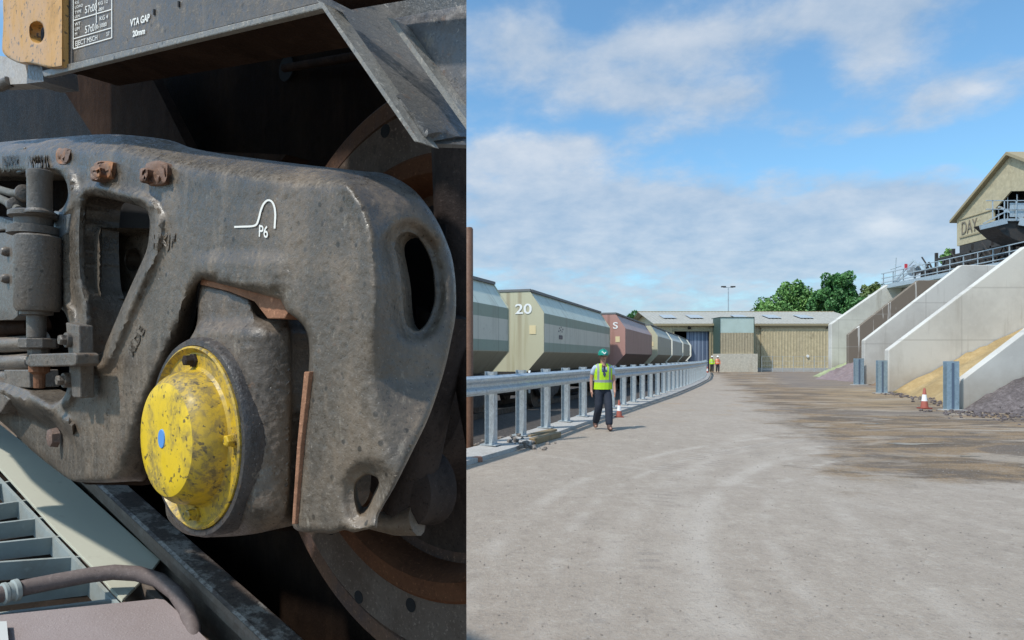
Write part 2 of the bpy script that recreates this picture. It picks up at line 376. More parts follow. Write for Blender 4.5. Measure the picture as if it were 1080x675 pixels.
# ---- hopper wagons
def wagon_side_mat(name, cols, dirt):
    """cols: (z limit, colour) bands from the bottom up: paint bands on the body side"""
    t = MT(name, cols[0][1], .55); X, Y, Z = t.pos()
    for (z, _), (_, c) in zip(cols, cols[1:]): t.mix(t.math('GREATER_THAN', Z, z), c)
    a = t.noise(1.2, 5, .7, (1, 2.2, .25)); t.mix(t.ramp(a, .5, .75, 0, .38), dirt)
    b = t.noise(7, 4, .7, off=(3, 1, 1)); t.mix(t.ramp(b, .55, .8, 0, .3), tuple(x*.5 for x in dirt))
    low = t.math('MULTIPLY', t.ramp(Z, 1.2, 1.9, .75, 0), t.ramp(a, .3, .6, .5, 1)); t.mix(low, (.2, .165, .115))
    ym = t.math('MODULO', Y, 1.28); t.mix(t.ramp(t.math('ABSOLUTE', t.math('SUBTRACT', ym, .64)), .008, .03, .35, 0), tuple(x*.5 for x in dirt))
    return t.m
def wagon_end_mat(name, c, rust):
    t = MT(name, c, .6); a = t.noise(1.6, 5, .7, (2.5, 1, .15)); t.mix(t.ramp(a, .5, .72, 0, .5), tuple(x*y for x, y in zip(c, (.72, .66, .55))))
    X, Y, Z = t.pos()
    for x0 in (.25, .62, -.7):
        k = t.ramp(t.math('ABSOLUTE', t.math('SUBTRACT', X, x0)), .02, .10, .55, 0)
        t.mix(t.math('MULTIPLY', k, t.ramp(Z, 1.2, 3.2, .3, .9)), rust)
    return t.m
G1 = (.56, .62, .54); G2 = (.28, .33, .265); G3 = (.61, .58, .49); TAN = (.36, .32, .23)
side_green = wagon_side_mat('green_grey_banded_paint', [(1.78, TAN), (2.05, G2), (2.62, G3), (2.925, G2), (9, G1)], (.22, .2, .15))
side_red = wagon_side_mat('faded_red_paint', [(1.78, (.10, .05, .045)), (2.925, (.36, .205, .175)), (9, (.48, .35, .32))], (.16, .08, .07))
side_tan = wagon_side_mat('tan_grey_banded_paint', [(1.78, (.26, .23, .17)), (2.3, (.40, .37, .29)), (2.925, (.42, .39, .32)), (9, (.50, .50, .43))], (.2, .17, .13))
side_white = wagon_side_mat('pale_grey_paint', [(1.78, (.28, .25, .19)), (2.925, (.47, .46, .40)), (9, (.6, .61, .56))], (.22, .2, .16))
end_cream = wagon_end_mat('cream_end_paint', (.52, .49, .34), (.25, .17, .09)); end_red = wagon_end_mat('red_end_paint', (.44, .24, .20), (.22, .11, .08))
end_white = wagon_end_mat('white_end_paint', (.78, .76, .66), (.4, .33, .22)); end_brown = wagon_end_mat('brown_end_paint', (.2, .1, .06), (.1, .05, .03))
white_paint = MT('white_lettering', (.85, .85, .82), .6).m
white_paint_metal = white_paint
panel_mat = MT('notice_panel', (.75, .62, .36), .6).m
black_paint = MT('black_lettering', (.03, .03, .03), .6).m
LW = 10.3
def sec(hw, hb, k=1): return [(-.93, 3.57), (.93, 3.57), (1.36, 2.93), (1.36, 1.76), (.84, 1.17), (-.84, 1.17), (-1.36, 1.76), (-1.36, 2.93)]
def make_wagon(label, side, end, number=None, mark=False, detail=True):
    w = empty('hopper_wagon', (0, 0, 0), label=label, cat='wagon', group='hopper wagons of the train')
    S = sec(1, 1); bm = bmesh.new()
    A = [bm.verts.new((x, .05, z)) for x, z in S]; B = [bm.verts.new((x, LW-.05, z)) for x, z in S]
    for i in range(8): bm.faces.new((A[i], A[(i+1) % 8], B[(i+1) % 8], B[i]))
    # welded ribs / seam lines on the side
    body = link('body', fixn(bm), side, w, local=True)
    for y0, y1 in ((0, .05), (LW-.05, LW)):
        b = bmesh.new(); s = [(x*1.012, z+(.015 if z > 2.9 else -.0)) for x, z in S]
        prism(b, [(x, y0, z) for x, z in s], (0, y1-y0, 0)); e = link('end_plate', fixn(b), end, w, local=True)
    b = bmesh.new()
    for x in (-.95, .95): bbox(b, x-.05, x+.05, .06, LW-.06, 3.575, 3.65)
    for y in (-.02, LW-.06): bbox(b, -.96, .96, y, y+.08, 3.59, 3.66)
    link('top_rim', b, M['rim'], w, local=True)
    b = bmesh.new()
    bbox(b, -1.0, -.86, -.1, LW+.1, .98, 1.16); bbox(b, .86, 1.0, -.1, LW+.1, .98, 1.16)
    bbox(b, -1.2, 1.2, -.12, 0, .95, 1.15); bbox(b, -1.2, 1.2, LW, LW+.12, .95, 1.15)
    for y in (3.4, 5.2, 7.0):      # discharge chutes
        vs = [b.verts.new(p) for p in ((-.8, y-.8, 1.16), (.8, y-.8, 1.16), (.8, y+.8, 1.16), (-.8, y+.8, 1.16), (-.3, y-.3, .45), (.3, y-.3, .45), (.3, y+.3, .45), (-.3, y+.3, .45))]
        for f in ((4,5,1,0),(5,6,2,1),(6,7,3,2),(7,4,0,3),(4,7,6,5)): b.faces.new([vs[i] for i in f])
    link('underframe', b, M['steel_dark'], w, local=True)
    for y in (1.7, LW-1.7):
        b = bmesh.new()
        for x in (-1.0, 1.0):
            prism(b, [(x-.07, y-1.25, .62), (x-.07, y-1.0, .78), (x-.07, y-.3, .72), (x-.07, y+.3, .72), (x-.07, y+1.0, .78), (x-.07, y+1.25, .62), (x-.07, y+.95, .42), (x-.07, y+.4, .34), (x-.07, y-.4, .34), (x-.07, y-.95, .42)], (.14, 0, 0))
        bbox(b, -.93, .93, y-.2, y+.2, .5, .95)
        bg = link('bogie', fixn(b), M['steel_dark'], w, local=True)
        for yy in (y-.9, y+.9):
            b = bmesh.new()
            for x in (-.78, .78): lathe(b, (x-.065, yy, .48), (1, 0, 0), [(0, .46), (.03, .43), (.13, .42)], 24)
            lathe(b, (-.7, yy, .48), (1, 0, 0), [(0, .08), (1.4, .08)], 12)
            o = link('wheelset', b, M['wheel_steel'], w, local=True, smooth=40); o.parent = bg
    for x in (-.8, .8):
        b = bmesh.new(); lathe(b, (x, -.12, 1.02), (0, -1, 0), [(0, .09), (.25, .08), (.26, .2), (.29, .2)], 16); link('buffer', b, M['steel_dark'], w, local=True)
    # hoses hanging at the end
    b = bmesh.new(); tube(b, [(.95, -.06, 1.2), (.97, -.16, 1.0), (.98, -.2, .7), (.95, -.1, .55)], .035, 8); link('brake_hose', b, white_paint, w, local=True)
    # end ladder
    b = bmesh.new()
    for x in (-1.0, -.65): beam(b, (x, -.08, 1.2), (x, -.08, 2.9), .03, .03)
    for k in range(6): beam(b, (-1.0, -.08, 1.35+k*.28), (-.65, -.08, 1.35+k*.28), .025, .025)
    link('ladder', b, end, w, local=True)
    if number:
        me = text_mesh(number, .42, .003, .006); me.transform(Matrix.Scale(1.3, 4, (1, 0, 0)))
        xs = [v.co.x for v in me.vertices]; cx = (min(xs)+max(xs))/2
        me.transform(Matrix.Translation(((.74 if number == '20' else .93)-cx, -.012, 2.92)) @ Matrix.Rotation(R(90), 4, 'X'))
        link('number', me, white_paint, w, local=True)
    if detail:
        b = boxes((.93, 1.13, -.012, -.002, 2.30, 2.56)); link('notice_panel', b, panel_mat, w, local=True)
    if mark:
        me = text_mesh('SAND', .17, .004, .01)
        b = bmesh.new(); b.from_mesh(me)
        b2 = bmesh.new()
        b.transform(Matrix.Translation((1.368, 1.75, 2.20)) @ Matrix.Rotation(R(90), 4, 'Z') @ Matrix.Rotation(R(90), 4, 'X'))
        for k, (y, z, w2) in enumerate(((1.7, 2.42, .1), (1.9, 2.46, .12), (2.1, 2.42, .08), (1.78, 2.52, .07), (2.0, 2.56, .07), (2.2, 2.5, .1))):
            bbox(b, 1.362, 1.368, y, y+w2, z, z+.05)
        link('faded_mark', b, MT('faded_mark', (.2, .17, .17), .7).m, w, local=True)
    return w
M['rim'] = MT('rim_steel', (.16, .16, .16), .6).m
wspec = [('grey green banded hopper wagon nearest the camera, cut off by the frame', side_green, end_cream, None, False),
         ('grey green banded hopper wagon with white number 20 on its cream end', side_green, end_cream, '20', True),
         ('faded red hopper wagon behind the wagon numbered 20', side_red, end_red, 'S', False),
         ('tan sided hopper wagon with yellow cream end just beyond the red wagon', side_tan, end_cream, None, False),
         ('pale hopper wagon with white end, second beyond the red wagon', side_white, end_white, None, False),
         ('pale hopper wagon with white end, last one before the shed doorway', side_tan, end_white, None, False),
         ('hopper wagon farthest away, running into the shed doorway', side_white, end_white, None, False)]
for i, (lab, sd, en, num, mk) in enumerate(wspec):
    x, y = PATH[i+1]; x2, y2 = PATH[i+2] if i+2 < len(PATH) else (x+4, y+10)
    w = make_wagon(lab, sd, en, num, mk)
    w.location = (x-(.45 if i == 0 else 0)+(.15 if i == 1 else 0), y+.25-(.8 if i == 0 else 0), 0); w.location.x += .3 if i == 2 else 0; w.location.x += .1 if i > 2 else 0; d = Vector((x2-x-(.4 if i == 1 else .45 if i == 2 else 0), y2-y)); w.rotation_euler = (0, 0, -math.atan2(d.x, d.y))
# the track itself
bm = bmesh.new()
for off in (-.72, .72):
    P = [Vector((x, y, .14)) for x, y in PATH]; q = offset_line(P, off)
    for a, b in zip(q, q[1:]): beam(bm, (a.x, a.y, .09), (b.x, b.y, .09), .07, .15)
tag(link('railway_track', bm, M['wheel_steel']), kind='structure')
# made-up dark bund, stands in for the shade seen under the train
bm = bmesh.new()
P = [Vector((x-3.3, y, 0)) for x, y in PATH]; a = [bm.verts.new((p.x, p.y, -.02)) for p in P]; b = [bm.verts.new((p.x-1.2, p.y, 1.55)) for p in P]; c = [bm.verts.new((p.x-30, p.y, 1.6)) for p in P]
for i in range(len(P)-1): bm.faces.new((a[i], a[i+1], b[i+1], b[i])); bm.faces.new((b[i], b[i+1], c[i+1], c[i]))
t = MT('bank_shade_dark', (.045, .04, .032), .95); nn = t.noise(3, 5, .7); t.mix(t.ramp(nn, .4, .7), (.075, .07, .05)); t.bump(nn, 1, .1)
tag(link('shade_bank', fixn(bm), t.m), kind='structure')

# brown post at the left end of the barrier
b = bmesh.new(); lathe(b, (-.755, 11.6, 0), (0, 0, 1), [(0, .08), (3.84, .075), (3.87, .06)], 16)
tag(link('brown_pole', b, weathered('brown_timber', (.17, .085, .05), (.07, .05, .04), .5, 2, streak=True, fine=20), smooth=40), 'tall brown pole standing behind the near end of the barrier', 'pole')

# ---- shed
BEIGE = (.46, .38, .235)
M['clad'] = weathered('beige_cladding', BEIGE, dirt=(.36, .30, .2), amt=.3, sc=.5, rough=.6, bump=0, fine=3, streak=True)
M['roofsheet'] = weathered('pale_roof_sheet', (.34, .325, .28), dirt=(.27, .255, .22), amt=.4, sc=.3, rough=.6, bump=0, fine=3)
M['trim'] = MT('beige_trim', (.34, .28, .17), .6).m
def corrug(bm, p0, ux, uz, W, H, pitch, depth, nrm):
    """ribbed sheet spanned by ux (across the ribs) and uz"""
    p0 = Vector(p0); ux = Vector(ux).normalized(); uz = Vector(uz).normalized(); nrm = Vector(nrm).normalized()
    pr = []; k = 0
    while k*pitch < W:
        for f, d in ((0, 0), (.55, 0), (.68, 1), (.88, 1)): 
            s = (k+f)*pitch
            if s < W: pr.append((s, d*depth))
        k += 1
    pr.append((W, 0))
    lo = [bm.verts.new(p0+ux*s+nrm*d) for s, d in pr]; hi = [bm.verts.new(p0+ux*s+nrm*d+uz*H) for s, d in pr]
    for i in range(len(pr)-1): bm.faces.new((lo[i], lo[i+1], hi[i+1], hi[i]))
shed = empty('shed', (26, 75, 0), label='long beige ribbed metal shed with pitched roof and a wagon doorway', cat='shed')
SY = 75.0; X0 = 16.1; X1 = 40.5; EV = 5.45; RG = 7.35
DX0, DX1, DZ = 18.3, 22.3, 4.55
b = bmesh.new()
corrug(b, (X0, SY, 0), (1, 0, 0), (0, 0, 1), DX0-X0, EV, .34, .03, (0, -1, 0))
corrug(b, (DX0, SY, DZ), (1, 0, 0), (0, 0, 1), DX1-DX0, EV-DZ, .34, .03, (0, -1, 0))
corrug(b, (DX1, SY, 0), (1, 0, 0), (0, 0, 1), X1-DX1, EV, .34, .03, (0, -1, 0))
# rear and ends
corrug(b, (X0, SY+18, 0), (1, 0, 0), (0, 0, 1), X1-X0, EV, .34, .03, (0, 1, 0))
f = [b.verts.new(p) for p in ((X0, SY, 0), (X0, SY+18, 0), (X0, SY+18, EV), (X0+1, SY+9, RG), (X0, SY, EV))]; b.faces.new(f)
f = [b.verts.new(p) for p in ((X1, SY, 0), (X1, SY+18, 0), (X1, SY+18, EV), (X1, SY+9, RG), (X1, SY, EV))]; b.faces.new(f)
link('wall', b, M['clad'], shed)
b = bmesh.new(); sl = Vector((0, 9, RG-EV))
corrug(b, (X0-.2, SY-.35, EV-.06), (1, 0, 0), sl, X1-X0+.4, sl.length+.3, .42, .035, (0, -.2, 1))
corrug(b, (X0-.2, SY+18.3, EV-.06), (1, 0, 0), (0, -9, RG-EV), X1-X0+.4, sl.length+.3, .5, .07, (0, .2, 1))
rf = link('roof', b, M['roofsheet'], shed)
b = bmesh.new(); skl = MT('rooflight_sheet', (.38, .42, .44), .5).m
for x in (17.8, 21.0, 26.4, 30.2, 34): 
    p = Vector((x, SY+3.1, EV+ (RG-EV)*3.4/9+.09)); d = sl.normalized()
    f = [b.verts.new(q) for q in (p, p+Vector((1.6, 0, 0)), p+Vector((1.6, 0, 0))+d*2.6, p+d*2.6)]; b.faces.new(f)
o = link('rooflight', b, skl, rf)
o.parent = rf; 
b = boxes((X0-.2, X1+.2, SY-.45, SY-.30, EV-.28, EV-.05), (X0-.2, X1+.2, SY+8.9, SY+9.15, RG+.0, RG+.1)); link('gutter', b, M['trim'], shed)
b = boxes((DX0-.18, DX0, SY-.12, SY+.1, 0, DZ+.18), (DX1, DX1+.18, SY-.12, SY+.1, 0, DZ+.18), (DX0, DX1, SY-.12, SY+.1, DZ, DZ+.18)); link('door_frame', b, M['trim'], shed)
b = boxes((DX1-2.5, DX1-.02, SY+.3, SY+.36, 0, DZ))
t = MT('blue_strip_curtain', (.24, .29, .38), .4); st = t.noise(1, 2, .5, (9, 1, .05)); t.mix(t.ramp(st, .4, .6), (.07, .10, .17)); link('strip_curtain', b, t.m, shed)
b = boxes((X0+.2, X1-.3, SY+17.4, SY+17.5, 0, EV-.1)); link('inner_lining', b, MT('dark_lining', (.10, .11, .13), .8).m, shed)
b = bmesh.new(); lathe(b, (20.0, SY-.1, 5.05), (0, -.6, -.8), [(0, .08), (.12, .2), (.2, .2)], 12); lathe(b, (35.6, SY-.1, 5.05), (0, -.6, -.8), [(0, .08), (.12, .2), (.2, .2)], 12)
link('floodlight', b, M['steel_dark'], shed)
b = boxes((27.6, 36.4, SY-.30, SY-.08, 0, .42)); link('concrete_plinth', b, M['concrete_edge'], shed)
b = bmesh.new(); lathe(b, (33.3, SY-.25, 1.75), (0, -1, 0), [(0, .16), (.05, .16)], 12); link('wall_lamp', b, white_paint, shed)
b = bmesh.new(); corrug(b, (28.1, SY-.16, .42), (1, 0, 0), (0, 0, 1), 8.0, 4.55, .33, .03, (0, -1, 0)); link('sliding_door', b, M['clad'], shed)
b = boxes((27.9, 36.3, SY-.30, SY-.14, 4.98, 5.12)); link('door_track', b, M['trim'], shed)
# projecting bay of the shed: concrete foot, ribbed middle, translucent top
PX0, PX1, PY = 22.75, 26.45, 72.6
bay = empty('loading_bay_tower', (24.5, PY, 0), label='square projecting bay with concrete foot and pale green panel top, against the shed', cat='bay')
b = boxes((PX0-.1, PX1+.35, PY-.2, SY-.08, 0, 2.0)); link('concrete_base', b, weathered('stained_concrete', (.50, .46, .38), (.33, .26, .17), .5, .5, rough=.9, fine=6, streak=True), bay)
b = bmesh.new(); corrug(b, (PX0, PY, 2.0), (1, 0, 0), (0, 0, 1), PX1-PX0, 2.3, .3, .03, (0, -1, 0)); link('middle_panel', b, weathered('tan_panel', (.36, .30, .20), (.27, .22, .15), .4, .6, fine=4, bump=0), bay)
b = boxes((PX0, PX1, PY+.01, PY+.06, 4.3, 5.95)); t = MT('pale_green_panel', (.50, .60, .55), .4); w_ = t.noise(.8, 3, .6); t.mix(t.ramp(w_, .4, .7, 0, .5), (.40, .48, .42)); link('top_panel', b, t.m, bay)
b = boxes((PX0-.06, PX0-.005, PY-.06, SY-.1, 2.0, 6.0), (PX1+.005, PX1+.06, PY-.06, SY-.1, 2.0, 6.0), (PX0-.06, PX1+.06, PY-.05, SY+.6, 5.96, 6.03)); link('side_cheek', b, MT('dark_green_sheet', (.05, .085, .07), .6).m, bay)
# wire fence in front of the door
fe = empty('wire_fence', (31, 72.5, 0), label='low thin wire fence in front of the ribbed shed door', cat='fence')
b = bmesh.new()
for k in range(10): tube(b, [(27.4+k*1.15, 72.8, 0), (27.4+k*1.15, 72.8, 1.75)], .025, 6)
link('post', b, M['galv'], fe)
b = bmesh.new()
for z in (.3, .75, 1.2, 1.72): tube(b, [(27.4, 72.8, z), (37.8, 72.8, z)], .012, 5)
link('wire', b, M['galv'], fe)
# light mast
mast = empty('light_mast', (39.1, 120, 0), label='thin tall light mast with two lamps behind the shed', cat='mast')
b = bmesh.new(); lathe(b, (39.1, 120, 0), (0, 0, 1), [(0, .18), (14.3, .09)], 10); link('pole', b, M['galv'], mast)
b = bmesh.new(); bbox(b, 38.2, 40.0, 119.95, 120.05, 14.2, 14.3); link('cross_arm', b, M['galv'], mast)
for s in (-1, 1): link('lamp_head', boxes((39.1+s*.85-.4, 39.1+s*.85+.4, 119.8, 120.2, 14.28, 14.5)), M['steel_dark'], mast)

# ---- bay walls: slab with a sloping top, seen face on
def pebble(name, c1, c2, sc=6):
    t = MT(name, c1, .95); a = t.noise(sc, 5, .85); t.mix(t.ramp(a, .4, .68), c2); v = t.noise(sc*.2, 3, .6, off=(2, 2, 2)); t.mix(t.ramp(v, .45, .7, 0, .5), tuple(x*.6 for x in c1)); t.bump(a, .9, .06); return t.m
walls = [ # name, y, x front, front height, slope, top z, thickness, material, base front x, label
    (20.2, 13.7, .92, .76, 6.6, .30, 'nearest low sloping concrete wall behind the dark gravel heap'),
    (30.4, 17.25, 1.95, .755, 6.7, .35, 'tall concrete wall beside the yellow sand heap, second nearest'),
    (38.8, 20.6, 2.60, .775, 7.0, .35, 'tall pale concrete wall with long flat top, between two others'),
    (49.0, 24.85, 3.30, .775, 7.3, .35, 'brown stained shadowed concrete wall with pale streaks'),
    (56.5, 27.2, 4.45, .70, 7.8, .6, 'farthest pale concrete wall with broad sloping top next to the shed')]
def conc_wall_mat(seed, stained=False):
    t = MT('cast_concrete', (.60, .58, .53), .88)
    a = t.noise(.35, 6, .65, off=(seed, 0, 0)); t.mix(t.ramp(a, .4, .7, 0, .8), (.46, .44, .40))
    s = t.noise(.9, 5, .7, (1.4, 1, .12), off=(seed, 3, 0)); t.mix(t.ramp(s, .52, .75, 0, .75), (.34, .31, .26))
    s2 = t.noise(3.2, 4, .7, (1.5, 1, .1), off=(seed, 6, 0)); t.mix(t.ramp(s2, .6, .72, 0, .5), (.38, .35, .30))
    f = t.noise(6, 4, .8); t.mix(t.ramp(f, .55, .8, 0, .4), (.70, .68, .63))
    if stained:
        X, Y, Z = t.pos(); k = t.noise(1.4, 4, .7, (1.3, 1, .09), off=(4, 1, 0)); t.mix(t.ramp(k, .60, .64, .95, .1), (.17, .135, .10))  # brown stain, with wall shade and grazing sun streaks painted in
    X, Y, Z = t.pos()
    t.mix(t.math('MULTIPLY', t.ramp(Z, .15, 1.6, .8, 0), t.ramp(a, .3, .6, .4, 1)), (.36, .30, .23))
    for z in (2.4, 4.8):
        t.mix(t.ramp(t.math('ABSOLUTE', t.math('SUBTRACT', Z, z)), .015, .05, .4, 0), (.33, .31, .28))
    xm = t.math('MODULO', t.math('ADD', X, 100.0), 3.6); t.mix(t.ramp(t.math('ABSOLUTE', t.math('SUBTRACT', xm, 1.8)), .015, .045, .35, 0), (.32, .30, .27))
    t.bump(f, .3, .015); return t.m
for k, (y, x, h, sl_, top, th, lab) in enumerate(walls):
    xr = 33.2; xt = x+(top-h)/sl_
    b = bmesh.new()
    bt = .12
    prism(b, [(x, y, 0), (x, y, h), (xt, y, top), (xr, y, top), (xr, y, 0)], (0, th, 0)); fixn(b)
    bmesh.ops.bevel(b, geom=[e for e in b.edges], offset=.03, segments=1, affect='EDGES')
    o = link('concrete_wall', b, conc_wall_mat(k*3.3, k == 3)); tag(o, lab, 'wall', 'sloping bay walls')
b = boxes((33.25, 33.9, 12, 62, 0, 7.45)); tag(link('retaining_wall', b, M['concrete']), 'long concrete wall closing the rear of the bays under the gantry', 'wall')
# steel channel posts in front of the walls
plab = ['broad grey steel post beside the traffic cone, nearest of its row', 'grey steel post in front of the wall by the sand heap', 'grey steel post in front of the wall with long flat top',
        'grey steel post at the foot of the brown stained wall', 'small grey steel post left of the brown stained wall', 'farthest small grey steel post by the pale green heap']
def make_post(h, w):
    p = empty('steel_post', cat='post', group='grey steel posts in front of the bay walls')
    b = boxes((-w/2, w/2, -.012, .0, 0, h), (-w/2, w/2, .16, .172, 0, h), (-.008, .008, .0, .16, 0, h-.01)); link('column', b, M['galv2'], p, local=True)
    b = boxes((-w*.12, w*.06, -.03, -.0125, .05, h-.05)); link('slot_strip', b, M['slot'], p, local=True)
    b = boxes((-w*.8, w*.8, -.2, .25, 0, .03)); link('base_plate', b, M['concrete_edge'], p, local=True)
    return p
M['galv2'] = weathered('blue_grey_steel', (.27, .36, .42), (.22, .28, .32), .5, 2, rough=.45, metal=.25, bump=0, fine=10); M['slot'] = MT('slot_blue', (.10, .14, .2), .5).m
for (u, vt, vb, wpx), lab in zip(((1005, 381, 433, 13), (931, 380, 415, 10), (906.5, 378, 406, 9.5), (887.8, 377.5, 392.8, 5), (880, 377, 391, 4.4), (873.5, 377, 389.5, 4)), plab):
    g = gp(u, vb); p = make_post((vb-vt)/F*g.y, wpx/F*g.y); p.location = g; p['label'] = lab
# heaps
def heap(name, label, mat, pts, cat='heap', seed=0, res=46):
    """height field over the hull of (x,y,z) control points, inverse distance interpolation"""
    P = np.array(pts, float); xs = np.linspace(P[:, 0].min(), P[:, 0].max(), res); ys = np.linspace(P[:, 1].min(), P[:, 1].max(), res)
    r = np.random.default_rng(seed); verts = []; 
    for yy in ys:
        for xx in xs:
            d2 = (P[:, 0]-xx)**2+(P[:, 1]-yy)**2+.02; w = 1/d2**1.6; z = (w*P[:, 2]).sum()/w.sum(); verts.append((xx, yy, z+r.normal(0, .025)*(1 if z > .05 else 0)))
    faces = [(j*res+i, j*res+i+1, (j+1)*res+i+1, (j+1)*res+i) for j in range(res-1) for i in range(res-1)]
    me = bpy.data.meshes.new(name); me.from_pydata(verts, [], faces); return tag(link(name, me, mat, smooth=60), label, cat)
gravel = pebble('purple_gravel', (.115, .094, .092), (.24, .205, .20), 9)
sand = pebble('yellow_sand', (.37, .26, .12), (.47, .34, .17), 3)
def plane_heap(name, label, mat, x0, x1, y0, y1, xb, slope, zmax, seed, curve=.0, rough=.05):
    """material banked up against the rear: toe at x = xb(y), rising to the right"""
    res = 60; r = np.random.default_rng(seed); verts = []
    for j in range(res):
        for i in range(res):
            x = x0+(x1-x0)*i/(res-1); y = y0+(y1-y0)*j/(res-1)
            toe = xb(y)+.25*math.sin(y*1.7+seed)+.15*math.sin(y*4.1)
            z = slope*(x-toe); z = 0 if z < 0 else z
            z = zmax*(1-math.exp(-z/zmax)) if z > 0 else -.03
            if z > 0: z += r.normal(0, rough)*min(1, z*2)
            verts.append((x, y, z))
    faces = [(j*res+i, j*res+i+1, (j+1)*res+i+1, (j+1)*res+i) for j in range(res-1) for i in range(res-1)]
    me = bpy.data.meshes.new(name); me.from_pydata(verts, [], faces); return tag(link(name, me, mat, smooth=80), label, 'heap')
plane_heap('gravel_heap', 'dark purple gravel heap in front of the nearest low wall', gravel, 12.2, 24, 15.2, 20.15, lambda y: 13.2+(20.2-y)*.10+.5, .62, 5, 1, rough=.03)
plane_heap('sand_heap', 'yellow sand heap between the low wall and the tall wall', sand, 14, 33, 20.55, 30.35, lambda y: 14.6+(y-20.5)*.30, .58, 9, 2, rough=.03)
plane_heap('earth_heap', 'low brown earth heap between the two tall pale walls', pebble('brown_earth', (.2, .13, .08), (.27, .19, .12), 3), 19, 33, 30.8, 38.75, lambda y: 19.3+(y-30.8)*.22, .5, 5, 3)
plane_heap('crushed_stone_heap', 'purplish crushed stone heap in front of the brown stained wall', pebble('pinkish_stone', (.22, .165, .165), (.29, .23, .225), 4), 20, 33, 39.2, 48.95, lambda y: 22.6-(49-y)*.02, .5, 5, 4)
plane_heap('green_stone_heap', 'small pale green stone heap beside the shed door', pebble('green_stone', (.33, .37, .20), (.42, .45, .27), 3), 24, 33, 50, 56.4, lambda y: 25.6, .45, 5, 5)
b = bmesh.new(); r = random.Random(21)
def chip(b, x, y, z, s):
    a = r.random()*6.28; ca, sa = math.cos(a), math.sin(a); p = []
    for dx, dy, dz in ((-1, -.7, 0), (1, -.8, 0), (.8, .9, 0), (-.9, .6, 0), (-.3, -.2, .7), (.4, .2, .8)):
        dx *= r.uniform(.6, 1.2); dy *= r.uniform(.6, 1.2); p.append(b.verts.new((x+(dx*ca-dy*sa)*s, y+(dx*sa+dy*ca)*s, z+dz*s)))
    for f in ((0, 1, 4), (1, 5, 4), (1, 2, 5), (2, 3, 5), (3, 4, 5), (3, 0, 4)): b.faces.new([p[i] for i in f])
for k in range(2200):
    y = 3.4+r.random()**1.5*16; x = r.uniform(-.09*y, .9*y) if y < 9 else r.uniform(.25*y-1, .8*y); 
    chip(b, x, y, .001, r.choice((.003, .004, .005, .009))*(1 if y < 8 else 1.3))
tag(link('loose_grit', b, pebble('grit', (.34, .30, .26), (.22, .19, .165), 12)), 'loose grit scattered over the dusty yard surface', 'grit', kind='stuff')
b = bmesh.new(); r = random.Random(11)
for k in range(420):
    if r.random() < .6: y = r.uniform(14.6, 20); x = 12.9+r.gauss(0, .55)+(20.2-y)*.1
    else: y = r.uniform(21, 30); x = 14.2+(y-20.5)*.3+r.gauss(0, .35)
    s_ = r.choice((.02, .03, .04, .06)); g = bmesh.ops.create_icosphere(b, subdivisions=1, radius=s_)
    zz = max(0, .6*(x-13.7-(20.2-y)*.1)) if y < 20 else 0
    for v in g['verts']: v.co = Vector((v.co.x*r.uniform(.7, 1.4)+x, v.co.y*r.uniform(.7, 1.3)+y, v.co.z*.7+zz*.8+s_*.4))
tag(link('scattered_stones', b, gravel), 'loose purple stones spilled at the toe of the gravel heap', 'stones', kind='stuff')
# puddles
def puddle(u, v, ru, label, sq=.6, seed=0):
    c = gp(u, v, .005); b = bmesh.new(); r = random.Random(seed); rw = ru/F*c.y
    vs = []
    for k in range(36):
        a = 2*math.pi*k/36; q = 1+.28*math.sin(3*a+seed)+.16*math.sin(7*a+1)+.08*r.random()
        vs.append(b.verts.new((c.x+rw*q*math.cos(a), c.y+rw*q*sq*math.sin(a), .006)))
    b.faces.new(vs); tag(link('puddle', b, M['water']), kind='structure')
M['water'] = MT('wet_film', (.12, .11, .10), .08).m
puddle(962, 468, 24, '', .28, 1); puddle(1022, 481, 10, '', .3, 2); puddle(918, 447, 14, '', .3, 4)

# ---- gantry with handrail above the bays
gan = empty('gantry', (32.6, 42, 0), label='dark steel conveyor gantry with galvanised handrail above the concrete walls', cat='gantry')
DZ0 = 7.5
b = boxes((31.9, 36.5, 28, 57.5, DZ0, DZ0+.18)); link('deck', b, M['galv'], gan)
b = bmesh.new()
for y in np.arange(28.2, 57.6, 1.45): bbox(b, 32.0, 32.06, y, y+.06, DZ0+.18, DZ0+1.32)
link('handrail_posts', b, M['galv'], gan)
b = bmesh.new()
for z in (.5, .88, 1.3): bbox(b, 31.98, 32.05, 28, 57.5, DZ0+z, DZ0+z+.06)
bbox(b, 31.96, 31.98, 28, 57.5, DZ0+.18, DZ0+.36)
link('handrail', b, M['galv'], gan)
b = bmesh.new(); bbox(b, 33.4, 34.8, 30, 54, DZ0+.55, DZ0+1.1)
for y in np.arange(30, 54, 2.0):
    beam(b, (33.3, y, DZ0+.2), (33.3, y+1, DZ0+1.7), .1, .1); beam(b, (33.3, y+1, DZ0+1.7), (33.3, y+2, DZ0+.2), .1, .1); bbox(b, 33.2, 33.4, y, y+.15, DZ0+.18, DZ0+2.3)
bbox(b, 33.2, 33.4, 30, 52, DZ0+1.7, DZ0+1.85); bbox(b, 34.9, 35.2, 30, 53, DZ0+.2, DZ0+2.2)
for y in np.arange(30, 52, 2.7): bbox(b, 34.2, 34.8, y, y+1.2, DZ0+1.1, DZ0+2.0)
for y in np.arange(31, 55, .9): bbox(b, 33.0, 33.1, y, y+.12, DZ0+.18, DZ0+1.0)
bbox(b, 32.95, 33.05, 31, 55, DZ0+.95, DZ0+1.08); bbox(b, 35.4, 35.9, 31, 52.5, DZ0+.18, DZ0+2.9)
